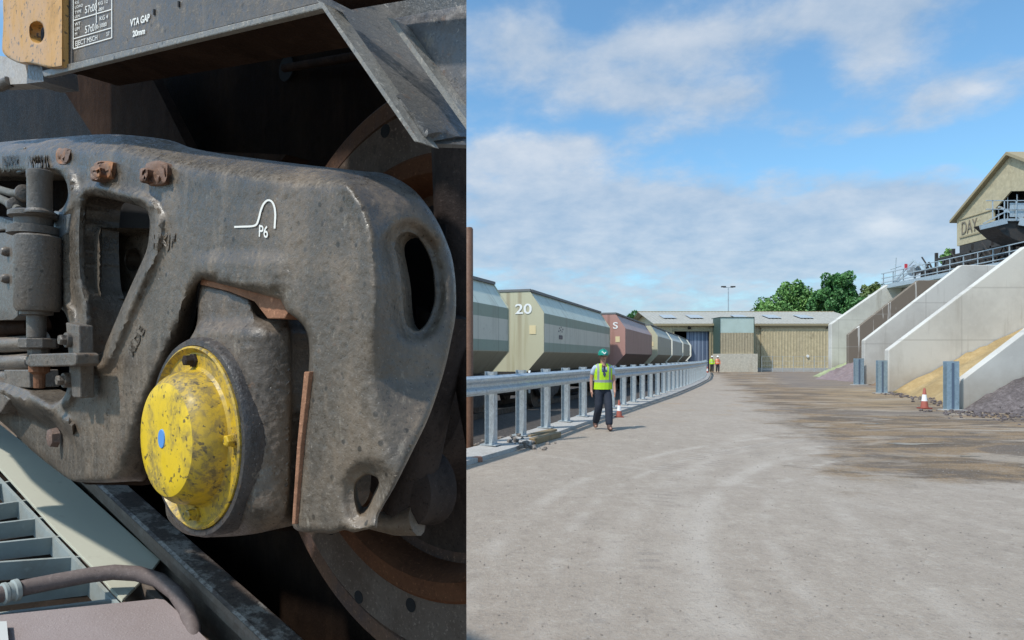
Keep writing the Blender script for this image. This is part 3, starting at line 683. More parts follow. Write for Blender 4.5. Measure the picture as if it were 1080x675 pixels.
for y in np.arange(31.5, 52, 3.4): beam(b, (33.1, y, DZ0+.3), (33.1, y+1.7, DZ0+2.2), .08, .08)
link('conveyor', b, M['steel_dark'], gan)
b = bmesh.new()
for (y, z0, z1) in ((56.8, 0, 2.2), (55.9, .3, 1.8)): beam(b, (32.2, y, DZ0+z0), (33.4, y-1.6, DZ0+z1), .14, .14); beam(b, (33.4, y-1.6, DZ0+z1), (34.3, y-2.4, DZ0+.2), .14, .14)
tube(b, [(32.6, 56.6, DZ0+.2), (32.7, 56.5, DZ0+2.6)], .04, 6); tube(b, [(32.3, 56.6, DZ0+1.6), (33.2, 56.6, DZ0+1.9)], .04, 6)
lathe(b, (33.2, 54.6, DZ0+1.3), (0, 1, 0), [(0, .45), (.5, .45)], 16)
link('head_frame', b, M['galv'], gan)
b = boxes((32.1, 32.3, 54.2, 54.3, DZ0+1.3, DZ0+1.75)); link('warning_light', b, MT('red_plastic', (.6, .06, .08), .4).m, gan)

# ---- transfer house
th = empty('transfer_house', (36, 48, 0), label='raised beige gabled building with large dark sign letters on its end', cat='building')
TX = 36.0
gab = [(53.7, 10.6), (53.7, 12.75), (47.9, 16.2), (42.1, 12.75), (42.1, 10.6)]
b = bmesh.new()
# face with an opening at its near side
prism(b, [(TX, 53.7, 10.6), (TX, 53.7, 12.75), (TX, 47.9, 16.2), (TX, 47.9, 13.6), (TX, 49.6, 12.6), (TX, 49.6, 10.6)], (.12, 0, 0))
prism(b, [(TX, 47.88, 16.2), (TX, 42.1, 12.75), (TX, 42.1, 12.2), (TX, 47.88, 13.6)], (.12, 0, 0))
f = [b.verts.new(p) for p in ((TX, 53.7, 10.6), (TX+14, 53.7, 10.6), (TX+14, 53.7, 12.75), (TX, 53.7, 12.75))]; b.faces.new(f)
f = [b.verts.new(p) for p in ((TX, 42.1, 10.6), (TX+14, 42.1, 10.6), (TX+14, 42.1, 12.75), (TX, 42.1, 12.75))]; b.faces.new(f)
link('wall', fixn(b), weathered('cream_cladding', (.43, .37, .24), (.34, .29, .19), .3, .4, rough=.6, bump=0, fine=3), th)
b = bmesh.new()
for s in (0, 1):
    y0, y1 = (54.1, 47.9) if s == 0 else (41.7, 47.9)
    prism(b, [(TX-.35, y0, 12.55), (TX-.35, y0, 12.75), (TX-.35, y1, 16.45), (TX-.35, y1, 16.22)], (14.4, 0, 0))
link('roof', fixn(b), M['trim'], th)
b = boxes((TX+.5, TX+12, 42.4, 53.5, 10.45, 10.6), (TX+2.5, TX+2.6, 42.4, 53.4, 10.6, 15)); link('dark_interior', b, M['steel_dark'], th)
b = bmesh.new()
for y in (43, 48, 53):
    bbox(b, TX+.4, TX+.7, y-.15, y+.15, 7.4, 10.5)
    beam(b, (TX+.5, y, 7.6), (TX+3, y, 10.4), .15, .15)
bbox(b, TX+.8, TX+3, 43, 53, 7.7, 10.3)
link('support_leg', b, M['steel_dark'], th)
# sign: frame box + letters, facing -x; text runs towards -y
b = boxes((TX-.06, TX-.002, 48.9, 53.3, 11.15, 11.27), (TX-.06, TX-.002, 48.9, 53.3, 12.62, 12.68)); link('sign_ledge', b, M['trim'], th)
me = text_mesh('DAY', 1.45, .02, .0); me.transform(Matrix.Translation((TX-.03, 53.15, 11.42)) @ Matrix.Rotation(R(-90), 4, 'Z') @ Matrix.Rotation(R(90), 4, 'X') @ Matrix.Scale(.62, 4, (1, 0, 0)))
link('sign_letters', me, MT('sign_letter', (.19, .16, .12), .6).m, th)
b = bmesh.new()
for y in np.arange(43, 49.4, .9): bbox(b, TX+.15, TX+.2, y, y+.05, 10.6, 13.3)
for z in (11.4, 12.2): bbox(b, TX+.15, TX+.2, 42.5, 49.5, z, z+.06)
beam(b, (TX+.1, 49.4, 12.9), (TX+.1, 46.2, 11), .12, .12)
link('window_bars', b, M['galv'], th)
# walkway platform with hood in front
pf = empty('access_platform', (31.5, 43, 0), label='galvanised walkway platform with side panels hanging in front of the beige building', cat='platform')
b = boxes((30.0, 34.5, 42.3, 43.6, 10.35, 10.5)); link('deck', b, M['galv'], pf)
b = boxes((30.4, 32.6, 42.3, 42.34, 10.6, 11.5)); bbox(b, 32.62, 34.2, 42.3, 42.33, 10.55, 11.4); link('side_panel', b, M['galv'], pf)
b = bmesh.new()
for x in np.arange(29.2, 34.5, .75): bbox(b, x, x+.05, 42.2, 42.25, 10.4, 11.65)
for z in (11.05, 11.6): bbox(b, 28.8, 34.5, 42.2, 42.25, z, z+.05)
beam(b, (28.6, 42.2, 10.15), (30.2, 42.2, 11.0), .06, .06); beam(b, (28.4, 42.2, 9.9), (30.1, 42.2, 10.3), .12, .3)
link('handrail', b, M['galv'], pf)
b = bmesh.new(); prism(b, [(29.3, 42.5, 10.3), (34, 42.5, 10.3), (34, 42.5, 9.0), (31.3, 42.5, 9.0), (30.2, 42.5, 9.5)], (0, 1.6, 0)); link('hopper_chute', fixn(b), M['steel_dark'], pf)
b = bmesh.new(); beam(b, (31, 42.35, 10.3), (35, 41.5, 9.4), .1, .45); beam(b, (32.2, 42.3, 9.3), (33, 42.3, 10.2), .12, .12); bbox(b, 33.0, 33.3, 42.6, 42.9, 7.7, 9.2); link('brace', b, M['galv'], pf)

for ch in pf.children: ch.location.x += 1.5; ch.location.y += .2

# ---- trees
def leaf_mat(name, c, c2):
    t = MT(name, c, .6); n = t.noise(.35, 3, .6); t.mix(t.ramp(n, .42, .6), c2); f = t.noise(3, 2, .6); t.mix(t.ramp(f, .5, .7, 0, .5), tuple(x*1.7 for x in c2)); return t.m
def tree(label, loc, h, clumps, mat, n=9000, leaf=.32, seed=0, trunk=.35):
    r = np.random.default_rng(seed); T = empty('tree', loc, label=label, cat='tree', group='trees behind the yard')
    b = bmesh.new(); tube(b, [(0, 0, 0), (.1, 0, h*.3), (-.1, .1, h*.55), (0, 0, h*.8)], [trunk, trunk*.75, trunk*.5, trunk*.15], 8)
    for c in clumps: tube(b, [(0, 0, h*.35), (c[0]*.5, c[1]*.5, c[2]*.75), (c[0]*.9, c[1]*.9, c[2])], [trunk*.4, trunk*.25, trunk*.08], 6)
    link('trunk', b, M['bark'], T, local=True)
    tot = sum(c[3]**2 for c in clumps); V = []; Fc = []
    for cx, cy, cz, cr, fz in clumps:
        # sub-clumps make an uneven outline
        ks = max(6, int(26*(cr/3)))
        sub = r.normal(size=(ks, 3)); sub /= np.linalg.norm(sub, axis=1)[:, None]; sub *= r.uniform(.45, .95, (ks, 1))*cr; sub[:, 2] *= fz
        m_ = int(n*cr**2/tot)
        idx = r.integers(0, ks, m_); p = r.normal(size=(m_, 3)); p /= np.linalg.norm(p, axis=1)[:, None]; p *= (r.uniform(.5, 1, (m_, 1))**.5)*cr*r.uniform(.24, .36, (ks, 1))[idx]
        p += sub[idx] + np.array([cx, cy, cz])
        for q in p:
            a = r.normal(size=3); a /= np.linalg.norm(a); bb = np.cross(a, r.normal(size=3)); bb /= np.linalg.norm(bb); s = leaf*r.uniform(.6, 1.3)
            k = len(V); V += [tuple(q+a*s), tuple(q+bb*s*.6), tuple(q-a*s), tuple(q-bb*s*.6)]; Fc.append((k, k+1, k+2, k+3))
    me = bpy.data.meshes.new('crown'); me.from_pydata(V, [], Fc); link('crown', me, mat, T, local=True)
    return T
M['bark'] = MT('bark', (.09, .07, .05), .9).m
lm_mid = leaf_mat('mid_green_leaves', (.085, .20, .05), (.15, .29, .07)); lm_dark = leaf_mat('dark_green_leaves', (.04, .135, .035), (.08, .20, .055)); lm_low = leaf_mat('yellow_green_leaves', (.08, .12, .035), (.13, .18, .05))
Y_ = 105
def TX_(u, y): return (u-CU)/F*y
def TZ_(v, y): return CH+(HV-v)/F*y
tree('broad mid green tree left of the darkest tree, above the shed roof', (TX_(834, Y_), Y_, 0), 14, [(-1.8, 0, 9.2, 3.6, .8), (2.2, 1, 9.6, 3.6, .8), (.3, 0, 11.5, 2.7, .8), (-4.3, .5, 8.6, 2.2, .8), (4.8, 0, 8.4, 2.4, .9), (0, 0, 6.5, 4.4, .7)], lm_mid, 16000, .24, 1)
tree('dense dark green tree rising highest above the shed roof', (TX_(886, 100), 100, 0), 15, [(0, 0, 11.9, 2.8, 1), (-1.6, 0, 9.6, 2.8, 1), (1.7, 0, 9.8, 2.6, 1), (.2, -1, 7.5, 3.7, .8)], lm_dark, 15000, .24, 2)
tree('small tree between the dark tree and the concrete walls', (TX_(926, 120), 120, 0), 15, [(0, 0, 13.2, 2.6, .8), (-2.2, 0, 11.2, 3.0, .8), (2.5, 0, 12, 3, .8)], lm_low, 9000, .28, 3)
tree('dark green tree seen over the red wagon left of the shed roof', (TX_(672, 90), 90, 0), 7.8, [(-.5, 0, 6.2, 1.7, .8), (1.9, 0, 5.7, 1.7, .8), (.2, 0, 4.6, 2.8, .7), (3.6, 0, 4.8, 1.6, .8)], lm_dark, 9000, .2, 4)
tree('small green tree top behind the handrail below the beige building', (TX_(1001, 75), 75, 0), 13.9, [(0, 0, 12.9, 1.2, .9), (1.2, 0, 12.2, 1.3, .9), (0, 0, 10.8, 2, .9)], lm_mid, 5000, .2, 5)
tree('low distant tree showing over the tops of the nearest wagons', (TX_(506, 85), 85, 0), 10.5, [(0, 0, 9, 2.0, .8), (3, 0, 8, 2.6, .8), (-3, 0, 8, 2.6, .8)], lm_mid, 7000, .26, 6)

# ---- traffic cones
def cone_mat():
    t = MT('cone_plastic', (.36, .10, .07), .7); X, Y, Z = t.pos()
    t.mix(t.math('MULTIPLY', t.math('GREATER_THAN', Z, .26), t.math('LESS_THAN', Z, .48)), (.75, .75, .75)); return t.m
M['cone'] = cone_mat()
def make_cone(label):
    c = empty('traffic_cone', label=label, cat='cone', group='orange traffic cones')
    b = bmesh.new(); lathe(b, (0, 0, .04), (0, 0, 1), [(0, .125), (.02, .12), (.64, .035), (.66, .02)], 20); link('cone_body', b, M['cone'], c, local=True, smooth=50)
    b = boxes((-.17, .17, -.17, .17, 0, .04)); link('base', bevel(b, .01), MT('cone_base', (.25, .05, .03), .7).m if 'cb' not in M else M['cb'], c, local=True); return c
c1 = make_cone('red and white traffic cone in front of the nearest steel post'); c1.location = gp(975, 431); c1.scale = (.92,)*3
c2 = copy_tree(c1); c2['label'] = 'orange traffic cone behind the walking man by the barrier'; c2.location = gp(653, 440)
c3 = copy_tree(c1); c3['label'] = 'small distant orange cone beside the two far workers'; c3.location = gp(746, 394)
for cc in (c2, c3): cc.scale = (.66,)*3 if cc is c2 else (1,)*3

# ---- debris by the barrier
t = pebble('rubble', (.26, .22, .19), (.38, .34, .30), 14)
b = bmesh.new(); r = random.Random(5)
for k in range(170):
    u = r.gauss(540, 17); v = r.uniform(463, 475) ; c = gp(u, v); s = r.uniform(.012, .05)*(1.3 if r.random() < .2 else 1)
    z = max(0, .13*math.exp(-((u-543)/14)**2)*r.random())
    geo = bmesh.ops.create_icosphere(b, subdivisions=1, radius=s)
    for vv in geo['verts']: vv.co = Vector((vv.co.x*r.uniform(.7, 1.4), vv.co.y*r.uniform(.7, 1.3), vv.co.z*r.uniform(.5, 1)))+Vector((c.x, c.y, z+s*.4))
tag(link('rubble', b, t), 'scattered broken concrete rubble at the foot of the barrier', 'rubble', kind='stuff')
wood = weathered('old_timber', (.24, .17, .09), (.1, .08, .05), .5, 3, streak=False, fine=30)
for k, (a, c, z, lab) in enumerate(((gp(556, 465), gp(584, 458), .06, 'upper wooden sleeper offcut lying beside the rubble'), (gp(562, 468.5), gp(588, 461), .055, 'lower wooden sleeper offcut lying in front of the other'))):
    b = bmesh.new(); beam(b, (a.x, a.y, z+.0), (c.x, c.y, z+.0), .16, .11); fixn(b); bevel(b, .008, 1); tag(link('timber_baulk', b, wood), lab, 'timber', 'timber offcuts by the barrier')
t = weathered('red_brick', (.36, .16, .10), (.2, .12, .09), .4, 8, fine=60)
for k, (u, v, a, lab) in enumerate(((501, 487, .2, 'reddish brick lying on the ground by the picture divide'), (494, 478, 1.0, 'small brick fragment just behind the larger brick'))):
    g = gp(u, v); b = boxes((-.11 if k == 0 else -.07, .11 if k == 0 else .05, -.06, .06, 0, .075)); bevel(b, .008, 1); o = link('brick', b, t); o.location = g; o.rotation_euler = (0, 0, a); tag(o, lab, 'brick')

# ---- people
def skin(name, joints, edges, root, mat, parent, sub=2, local=True):
    me = bpy.data.meshes.new(name); names = list(joints); me.from_pydata([joints[k][0] for k in names], [(names.index(a), names.index(b)) for a, b in edges], [])
    o = bpy.data.objects.new('tmp', me); COL.objects.link(o); o.modifiers.new('s', 'SKIN'); ss = o.modifiers.new('u', 'SUBSURF'); ss.levels = sub; ss.render_levels = sub
    for i, k in enumerate(names):
        rr = joints[k][1]; sv = me.skin_vertices[0].data[i]; sv.radius = rr if isinstance(rr, tuple) else (rr, rr); sv.use_root = (k == root)
    dg = bpy.context.evaluated_depsgraph_get(); dg.update(); out = bpy.data.meshes.new_from_object(o.evaluated_get(dg)); bpy.data.objects.remove(o)
    o = link(name, out, mat, parent, local=local); out.polygons.foreach_set('use_smooth', [True]*len(out.polygons)); return o
skin_m = MT('skin', (.45, .24, .17), .55).m
def vest_mat(c, cs):
    t = MT('hi_vis_vest', c, .6); X, Y, Z = t.pos()
    a = t.math('LESS_THAN', t.math('ABSOLUTE', t.math('SUBTRACT', Z, 1.08)), .028)
    s1 = t.math('MULTIPLY', t.math('LESS_THAN', t.math('ABSOLUTE', t.math('SUBTRACT', t.math('ABSOLUTE', X), .125)), .022), t.math('GREATER_THAN', Z, 1.10))
    t.mix(t.math('MAXIMUM', a, s1), cs); w = t.noise(9, 3, .6); t.bump(w, .5, .02); return t.m
def person(label, vest_c, stripe, helmet_c, trouser_c, shirt_c, stride=.23, detail=True, mark=False):
    P = empty('person', label=label, cat='person')
    s = stride
    J = {'pelvis': ((0, 0, .93), (.15, .11)), 'belly': ((0, 0, 1.06), (.145, .105)), 'chest': ((0, 0, 1.25), (.165, .115)), 'neckb': ((0, 0, 1.43), (.085, .075)), 'neck': ((0, -.01, 1.50), .055), 'head': ((0, -.02, 1.61), (.078, .092)), 'top': ((0, -.015, 1.68), (.066, .08)),
         'shL': ((.17, 0, 1.40), .062), 'elL': ((.235, .01, 1.13), .042), 'wrL': ((.235, -.09, .90), .028), 'haL': ((.232, -.12, .83), (.022, .036)),
         'shR': ((-.17, 0, 1.40), .062), 'elR': ((-.245, .05, 1.14), .042), 'wrR': ((-.255, .0, .90), .028), 'haR': ((-.255, -.02, .83), (.022, .036)),
         'hipL': ((.09, 0, .86), .092), 'knL': ((.095, -s*.55-.02, .49), .06), 'anL': ((.09, -s*.9, .10), .042), 'ftL': ((.10, -s*.9-.14, .045), (.045, .04)),
         'hipR': ((-.09, 0, .86), .092), 'knR': ((-.10, -s*.15, .49), .06), 'anR': ((-.12, s*1.0, .13), .042), 'ftR': ((-.14, s*1.0-.13, .05), (.045, .04))}
    E = [('pelvis', 'belly'), ('belly', 'chest'), ('chest', 'neckb'), ('neckb', 'neck'), ('neck', 'head'), ('head', 'top'), ('chest', 'shL'), ('shL', 'elL'), ('elL', 'wrL'), ('wrL', 'haL'), ('chest', 'shR'), ('shR', 'elR'), ('elR', 'wrR'), ('wrR', 'haR'),
         ('pelvis', 'hipL'), ('hipL', 'knL'), ('knL', 'anL'), ('anL', 'ftL'), ('pelvis', 'hipR'), ('hipR', 'knR'), ('knR', 'anR'), ('anR', 'ftR')]
    for sd, sx in (('L', 1), ('R', -1)):       # five fingers each
        h = Vector(J['ha'+sd][0])
        for k, (dy, ln) in enumerate(((-.03, .06), (-.01, .072), (.01, .068), (.028, .052))):
            J[f'f{sd}{k}a'] = ((h.x, h.y+dy, h.z-.035), .0095); J[f'f{sd}{k}b'] = ((h.x-sx*.012, h.y+dy-.012, h.z-.035-ln), .008)
            E += [('ha'+sd, f'f{sd}{k}a'), (f'f{sd}{k}a', f'f{sd}{k}b')]
        J[f't{sd}a'] = ((h.x-sx*.01, h.y-.045, h.z+.005), .011); J[f't{sd}b'] = ((h.x-sx*.015, h.y-.062, h.z-.045), .009); E += [('ha'+sd, f't{sd}a'), (f't{sd}a', f't{sd}b')]
    skin('body', J, E, 'pelvis', skin_m, P)
    # face: nose, eyes, mouth, ears merged into one face part
    b = bmesh.new()
    for (x, y, z, rx, ry, rz) in ((0, -.118, 1.60, .014, .022, .022), (-.082, -.01, 1.61, .012, .02, .03), (.082, -.01, 1.61, .012, .02, .03)):
        g = bmesh.ops.create_uvsphere(b, u_segments=10, v_segments=8, radius=1)
        for v in g['verts']: v.co = Vector((v.co.x*rx+x, v.co.y*ry+y, v.co.z*rz+z))
    link('nose_and_ears', b, skin_m, P, local=True, smooth=60)
    b = bmesh.new()
    for (x, y, z, rx, ry, rz) in ((-.03, -.104, 1.625, .012, .008, .006), (.03, -.104, 1.625, .012, .008, .006), (0, -.104, 1.555, .024, .008, .005)):
        g = bmesh.ops.create_uvsphere(b, u_segments=10, v_segments=8, radius=1)
        for v in g['verts']: v.co = Vector((v.co.x*rx+x, v.co.y*ry+y, v.co.z*rz+z))
    link('eyes_and_mouth', b, MT('dark_features', (.06, .03, .025), .5).m, P, local=True, smooth=60)
    tj = {k: J[k] for k in ('pelvis', 'hipL', 'knL', 'anL', 'hipR', 'knR', 'anR')}
    add = {'pelvis': .03, 'hipL': .022, 'knL': .032, 'anL': .042, 'hipR': .022, 'knR': .032, 'anR': .042}
    tj = {k: (p, (tuple(x+add[k] for x in rr) if isinstance(rr, tuple) else rr+add[k])) for k, (p, rr) in tj.items()}
    tj['waist'] = ((0, 0, 1.03), (.165, .125))
    tr = MT('trousers', trouser_c, .85); w = tr.noise(14, 3, .6, (1, 1, .5)); tr.bump(w, .7, .02)
    skin('trousers', tj, [('waist', 'pelvis'), ('pelvis', 'hipL'), ('hipL', 'knL'), ('knL', 'anL'), ('pelvis', 'hipR'), ('hipR', 'knR'), ('knR', 'anR')], 'pelvis', tr.m, P)
    sj = {'belly': ((0, 0, 1.08), (.155, .115)), 'chest': ((0, 0, 1.25), (.175, .12)), 'neckb': ((0, 0, 1.44), (.085, .08)), 'shL': ((.175, 0, 1.395), .078), 'elL': ((.228, .01, 1.20), .062), 'shR': ((-.175, 0, 1.395), .078), 'elR': ((-.232, .035, 1.20), .062)}
    if not detail:
        for q, sx in (('L', 1), ('R', -1)): sj['wr'+q] = (J['wr'+q][0], .045)
    se = [('belly', 'chest'), ('chest', 'neckb'), ('chest', 'shL'), ('shL', 'elL'), ('chest', 'shR'), ('shR', 'elR')] + ([] if detail else [('elL', 'wrL'), ('elR', 'wrR')])
    skin('shirt', sj, se, 'chest', MT('shirt', shirt_c, .8).m, P)
    # vest: sleeveless shell open at the neck
    b = bmesh.new(); n = 40; secs = [(.90, .200, .150), (.98, .195, .147), (1.08, .188, .143), (1.18, .193, .146), (1.28, .200, .150), (1.36, .205, .14), (1.42, .185, .115), (1.465, .12, .09)]
    rings = [[b.verts.new((rx*math.cos(2*math.pi*k/n)+.006*math.sin(5*k), ry*math.sin(2*math.pi*k/n)+.006*math.cos(4*k+z*9), z)) for k in range(n)] for z, rx, ry in secs]
    for i, (a, c) in enumerate(zip(rings, rings[1:])):
        for k in range(n):
            ang = (k+.5)/n*360; front = abs(ang-270)
            if i >= 5 and front < 22: continue
            if i == 4 and front < 14: continue
            if i >= 4 and i <= 5 and (min(ang, 360-ang) < 16 or abs(ang-180) < 16) : continue
            b.faces.new((a[k], a[(k+1) % n], c[(k+1) % n], c[k]))
    link('vest', b, vest_mat(vest_c, stripe), P, local=True, smooth=70)
    if detail:
        b = bmesh.new(); f = [b.verts.new(p) for p in ((-.022, -.138, 1.42), (.022, -.138, 1.42), (.03, -.156, 1.22), (0, -.158, 1.17), (-.03, -.156, 1.22))]; b.faces.new(f); bmesh.ops.solidify(b, geom=b.faces[:], thickness=.008); link('tie', b, MT('dark_tie', (.04, .045, .10), .7).m, P, local=True)
    hm = MT('helmet_plastic', helmet_c, .35).m
    b = bmesh.new(); loft(b, [(0, -.015, 1.655, .112, .132), (0, -.015, 1.70, .110, .130), (0, -.015, 1.745, .09, .108), (0, -.015, 1.775, .055, .068), (0, -.015, 1.785, .012, .016)], 24)
    loft(b, [(0, -.045, 1.648, .122, .165), (0, -.045, 1.656, .122, .165)], 24); bbox(b, -.012, .012, -.11, .09, 1.755, 1.795)
    hl = link('helmet', b, hm, P, local=True, smooth=50)
    if mark:
        b = bmesh.new(); vs = [b.verts.new(p) for p in ((-.045, -.150, 1.72), (-.02, -.150, 1.72), (0, -.153, 1.695), (.02, -.150, 1.72), (.045, -.150, 1.72), (.012, -.155, 1.672), (-.012, -.155, 1.672))]; b.faces.new(vs); o = link('badge', b, white_paint, P, local=True); o.parent = hl
    bt = MT('boots', (.085, .045, .035), .7).m
    for sd, sx in (('L', 1), ('R', -1)):
        a = Vector(J['an'+sd][0]); ft = Vector(J['ft'+sd][0]); z0 = 0 if sd == 'L' else .02
        skin('boot', {'a': ((a.x, a.y+.01, a.z+.1), .055), 'b': ((a.x, a.y+.01, a.z-.035), .056), 'c': ((ft.x, ft.y, .052+z0), (.055, .048)), 'd': ((a.x, a.y+.045, .055+z0), .045)}, [('a', 'b'), ('b', 'c'), ('b', 'd')], 'b', bt, P)
    return P
p1 = person('man in green helmet and lime hi-vis vest walking beside the barrier', (.44, .70, .015), (.28, .30, .30), (.01, .24, .18), (.022, .028, .045), (.42, .50, .62), mark=True)
p1.location = gp(636, 453.5); p1.rotation_euler = (0, 0, R(4)); p1.scale = (1.02, 1.02, 1.0)
p2 = person('distant worker in white helmet and lime vest, left of two', (.55, .85, .03), (.5, .5, .45), (.8, .8, .8), (.03, .03, .04), (.5, .75, .05), .02, False); p2.location = gp(751, 393)
p3 = person('distant worker in white helmet and orange vest, right of two', (.85, .22, .10), (.75, .6, .5), (.85, .85, .85), (.03, .03, .04), (.8, .25, .12), .02, False); p3.location = gp(757, 393)

# =================================================================== THE WAGON CLOSE TO THE CAMERA (left)
# The wagon stands on a rising siding; its side lies in the vertical plane through PA with outward normal NN.
NN = Vector((-.6229, -.7823, 0)); LL = Vector((-.7823, .6229, 0)); C0 = -.4026; UP = Vector((0, 0, 1))
GRAD = .1744                                             # rise of the siding per metre
CUTU = 492.0                                             # where the cut-away section through the wagon lies
def PL(u, v, n=0.0):
    """point of the wagon's side (n metres proud of it) seen at plan position u, v of the working drawing"""
    r = Vector(((u-CU)/F, 1, (HV-v)/F)); return Vector((0, 0, CH)) + r*((C0+n)/(NN.x*r.x+NN.y))
def PLa(uv, n):
    uv = np.asarray(uv, float); n = np.asarray(n, float)
    rx = (uv[:, 0]-CU)/F; rz = (HV-uv[:, 1])/F; d = (C0+n)/(NN.x*rx+NN.y)
    return np.stack([rx*d, d, CH+rz*d], 1)
CUTN = Vector((1, -(CUTU-CU)/F, 0)).normalized()
def cut(bm):
    """end the piece at the section plane and close it"""
    bmesh.ops.remove_doubles(bm, verts=bm.verts[:], dist=1e-6)
    g = bmesh.ops.bisect_plane(bm, geom=bm.verts[:]+bm.edges[:]+bm.faces[:], plane_co=(0, 0, CH), plane_no=CUTN, clear_outer=True)
    e = [x for x in g['geom_cut'] if isinstance(x, bmesh.types.BMEdge) and len(x.link_faces) == 1]
    if e:
        try: bmesh.ops.holes_fill(bm, edges=e, sides=0)
        except Exception: pass
    return bm
def lk(name, bm, mat, parent=None, smooth=None):
    return link(name, cut(bm), mat, parent, smooth=smooth)
def cr(pts, step=3.0, closed=True):
    """smooth outline through pts; a point given as (u, v, 1) is a sharp corner"""
    P = [np.array(p[:2], float) for p in pts]; K = [len(p) > 2 for p in pts]; n = len(P); out = []
    for i in range(n if closed else n-1):
        a, b = P[i], P[(i+1) % n]
        ta = np.zeros(2) if K[i] else (b-P[i-1])*.5 if (closed or i > 0) else (b-a)
        nb = P[(i+2) % n] if (closed or i+2 < n) else b
        tb = np.zeros(2) if K[(i+1) % n] else (nb-a)*.5
        if K[i]: ta = (b-a)*.6
        if K[(i+1) % n]: tb = (b-a)*.6
        L = np.linalg.norm(b-a); 
        lt = np.linalg.norm(ta); ta = ta*min(1, L*1.1/(lt+1e-9)); lt = np.linalg.norm(tb); tb = tb*min(1, L*1.1/(lt+1e-9))
        m = max(1, int(L/step))
        for k in range(m):
            t = k/m; h = (2*t**3-3*t**2+1)*a+(t**3-2*t**2+t)*ta+(-2*t**3+3*t**2)*b+(t**3-t**2)*tb; out.append(h)
    if not closed: out.append(P[-1])
    return np.array(out)
def inside(pts, poly):
    x, y = pts[:, 0], pts[:, 1]; c = np.zeros(len(pts), bool); n = len(poly)
    for i in range(n):
        x1, y1 = poly[i]; x2, y2 = poly[(i+1) % n]
        if y1 == y2: continue
        k = ((y1 > y) != (y2 > y)) & (x < (x2-x1)*(y-y1)/(y2-y1)+x1); c ^= k
    return c
def dist(pts, poly):
    a = poly; b = np.roll(poly, -1, 0); d = np.full(len(pts), 1e9)
    for p, q in zip(a, b):
        ab = q-p; L = (ab**2).sum()+1e-12; t = np.clip(((pts-p)@ab)/L, 0, 1); w = pts-(p+t[:, None]*ab); d = np.minimum(d, np.sqrt((w**2).sum(1)))
    return d
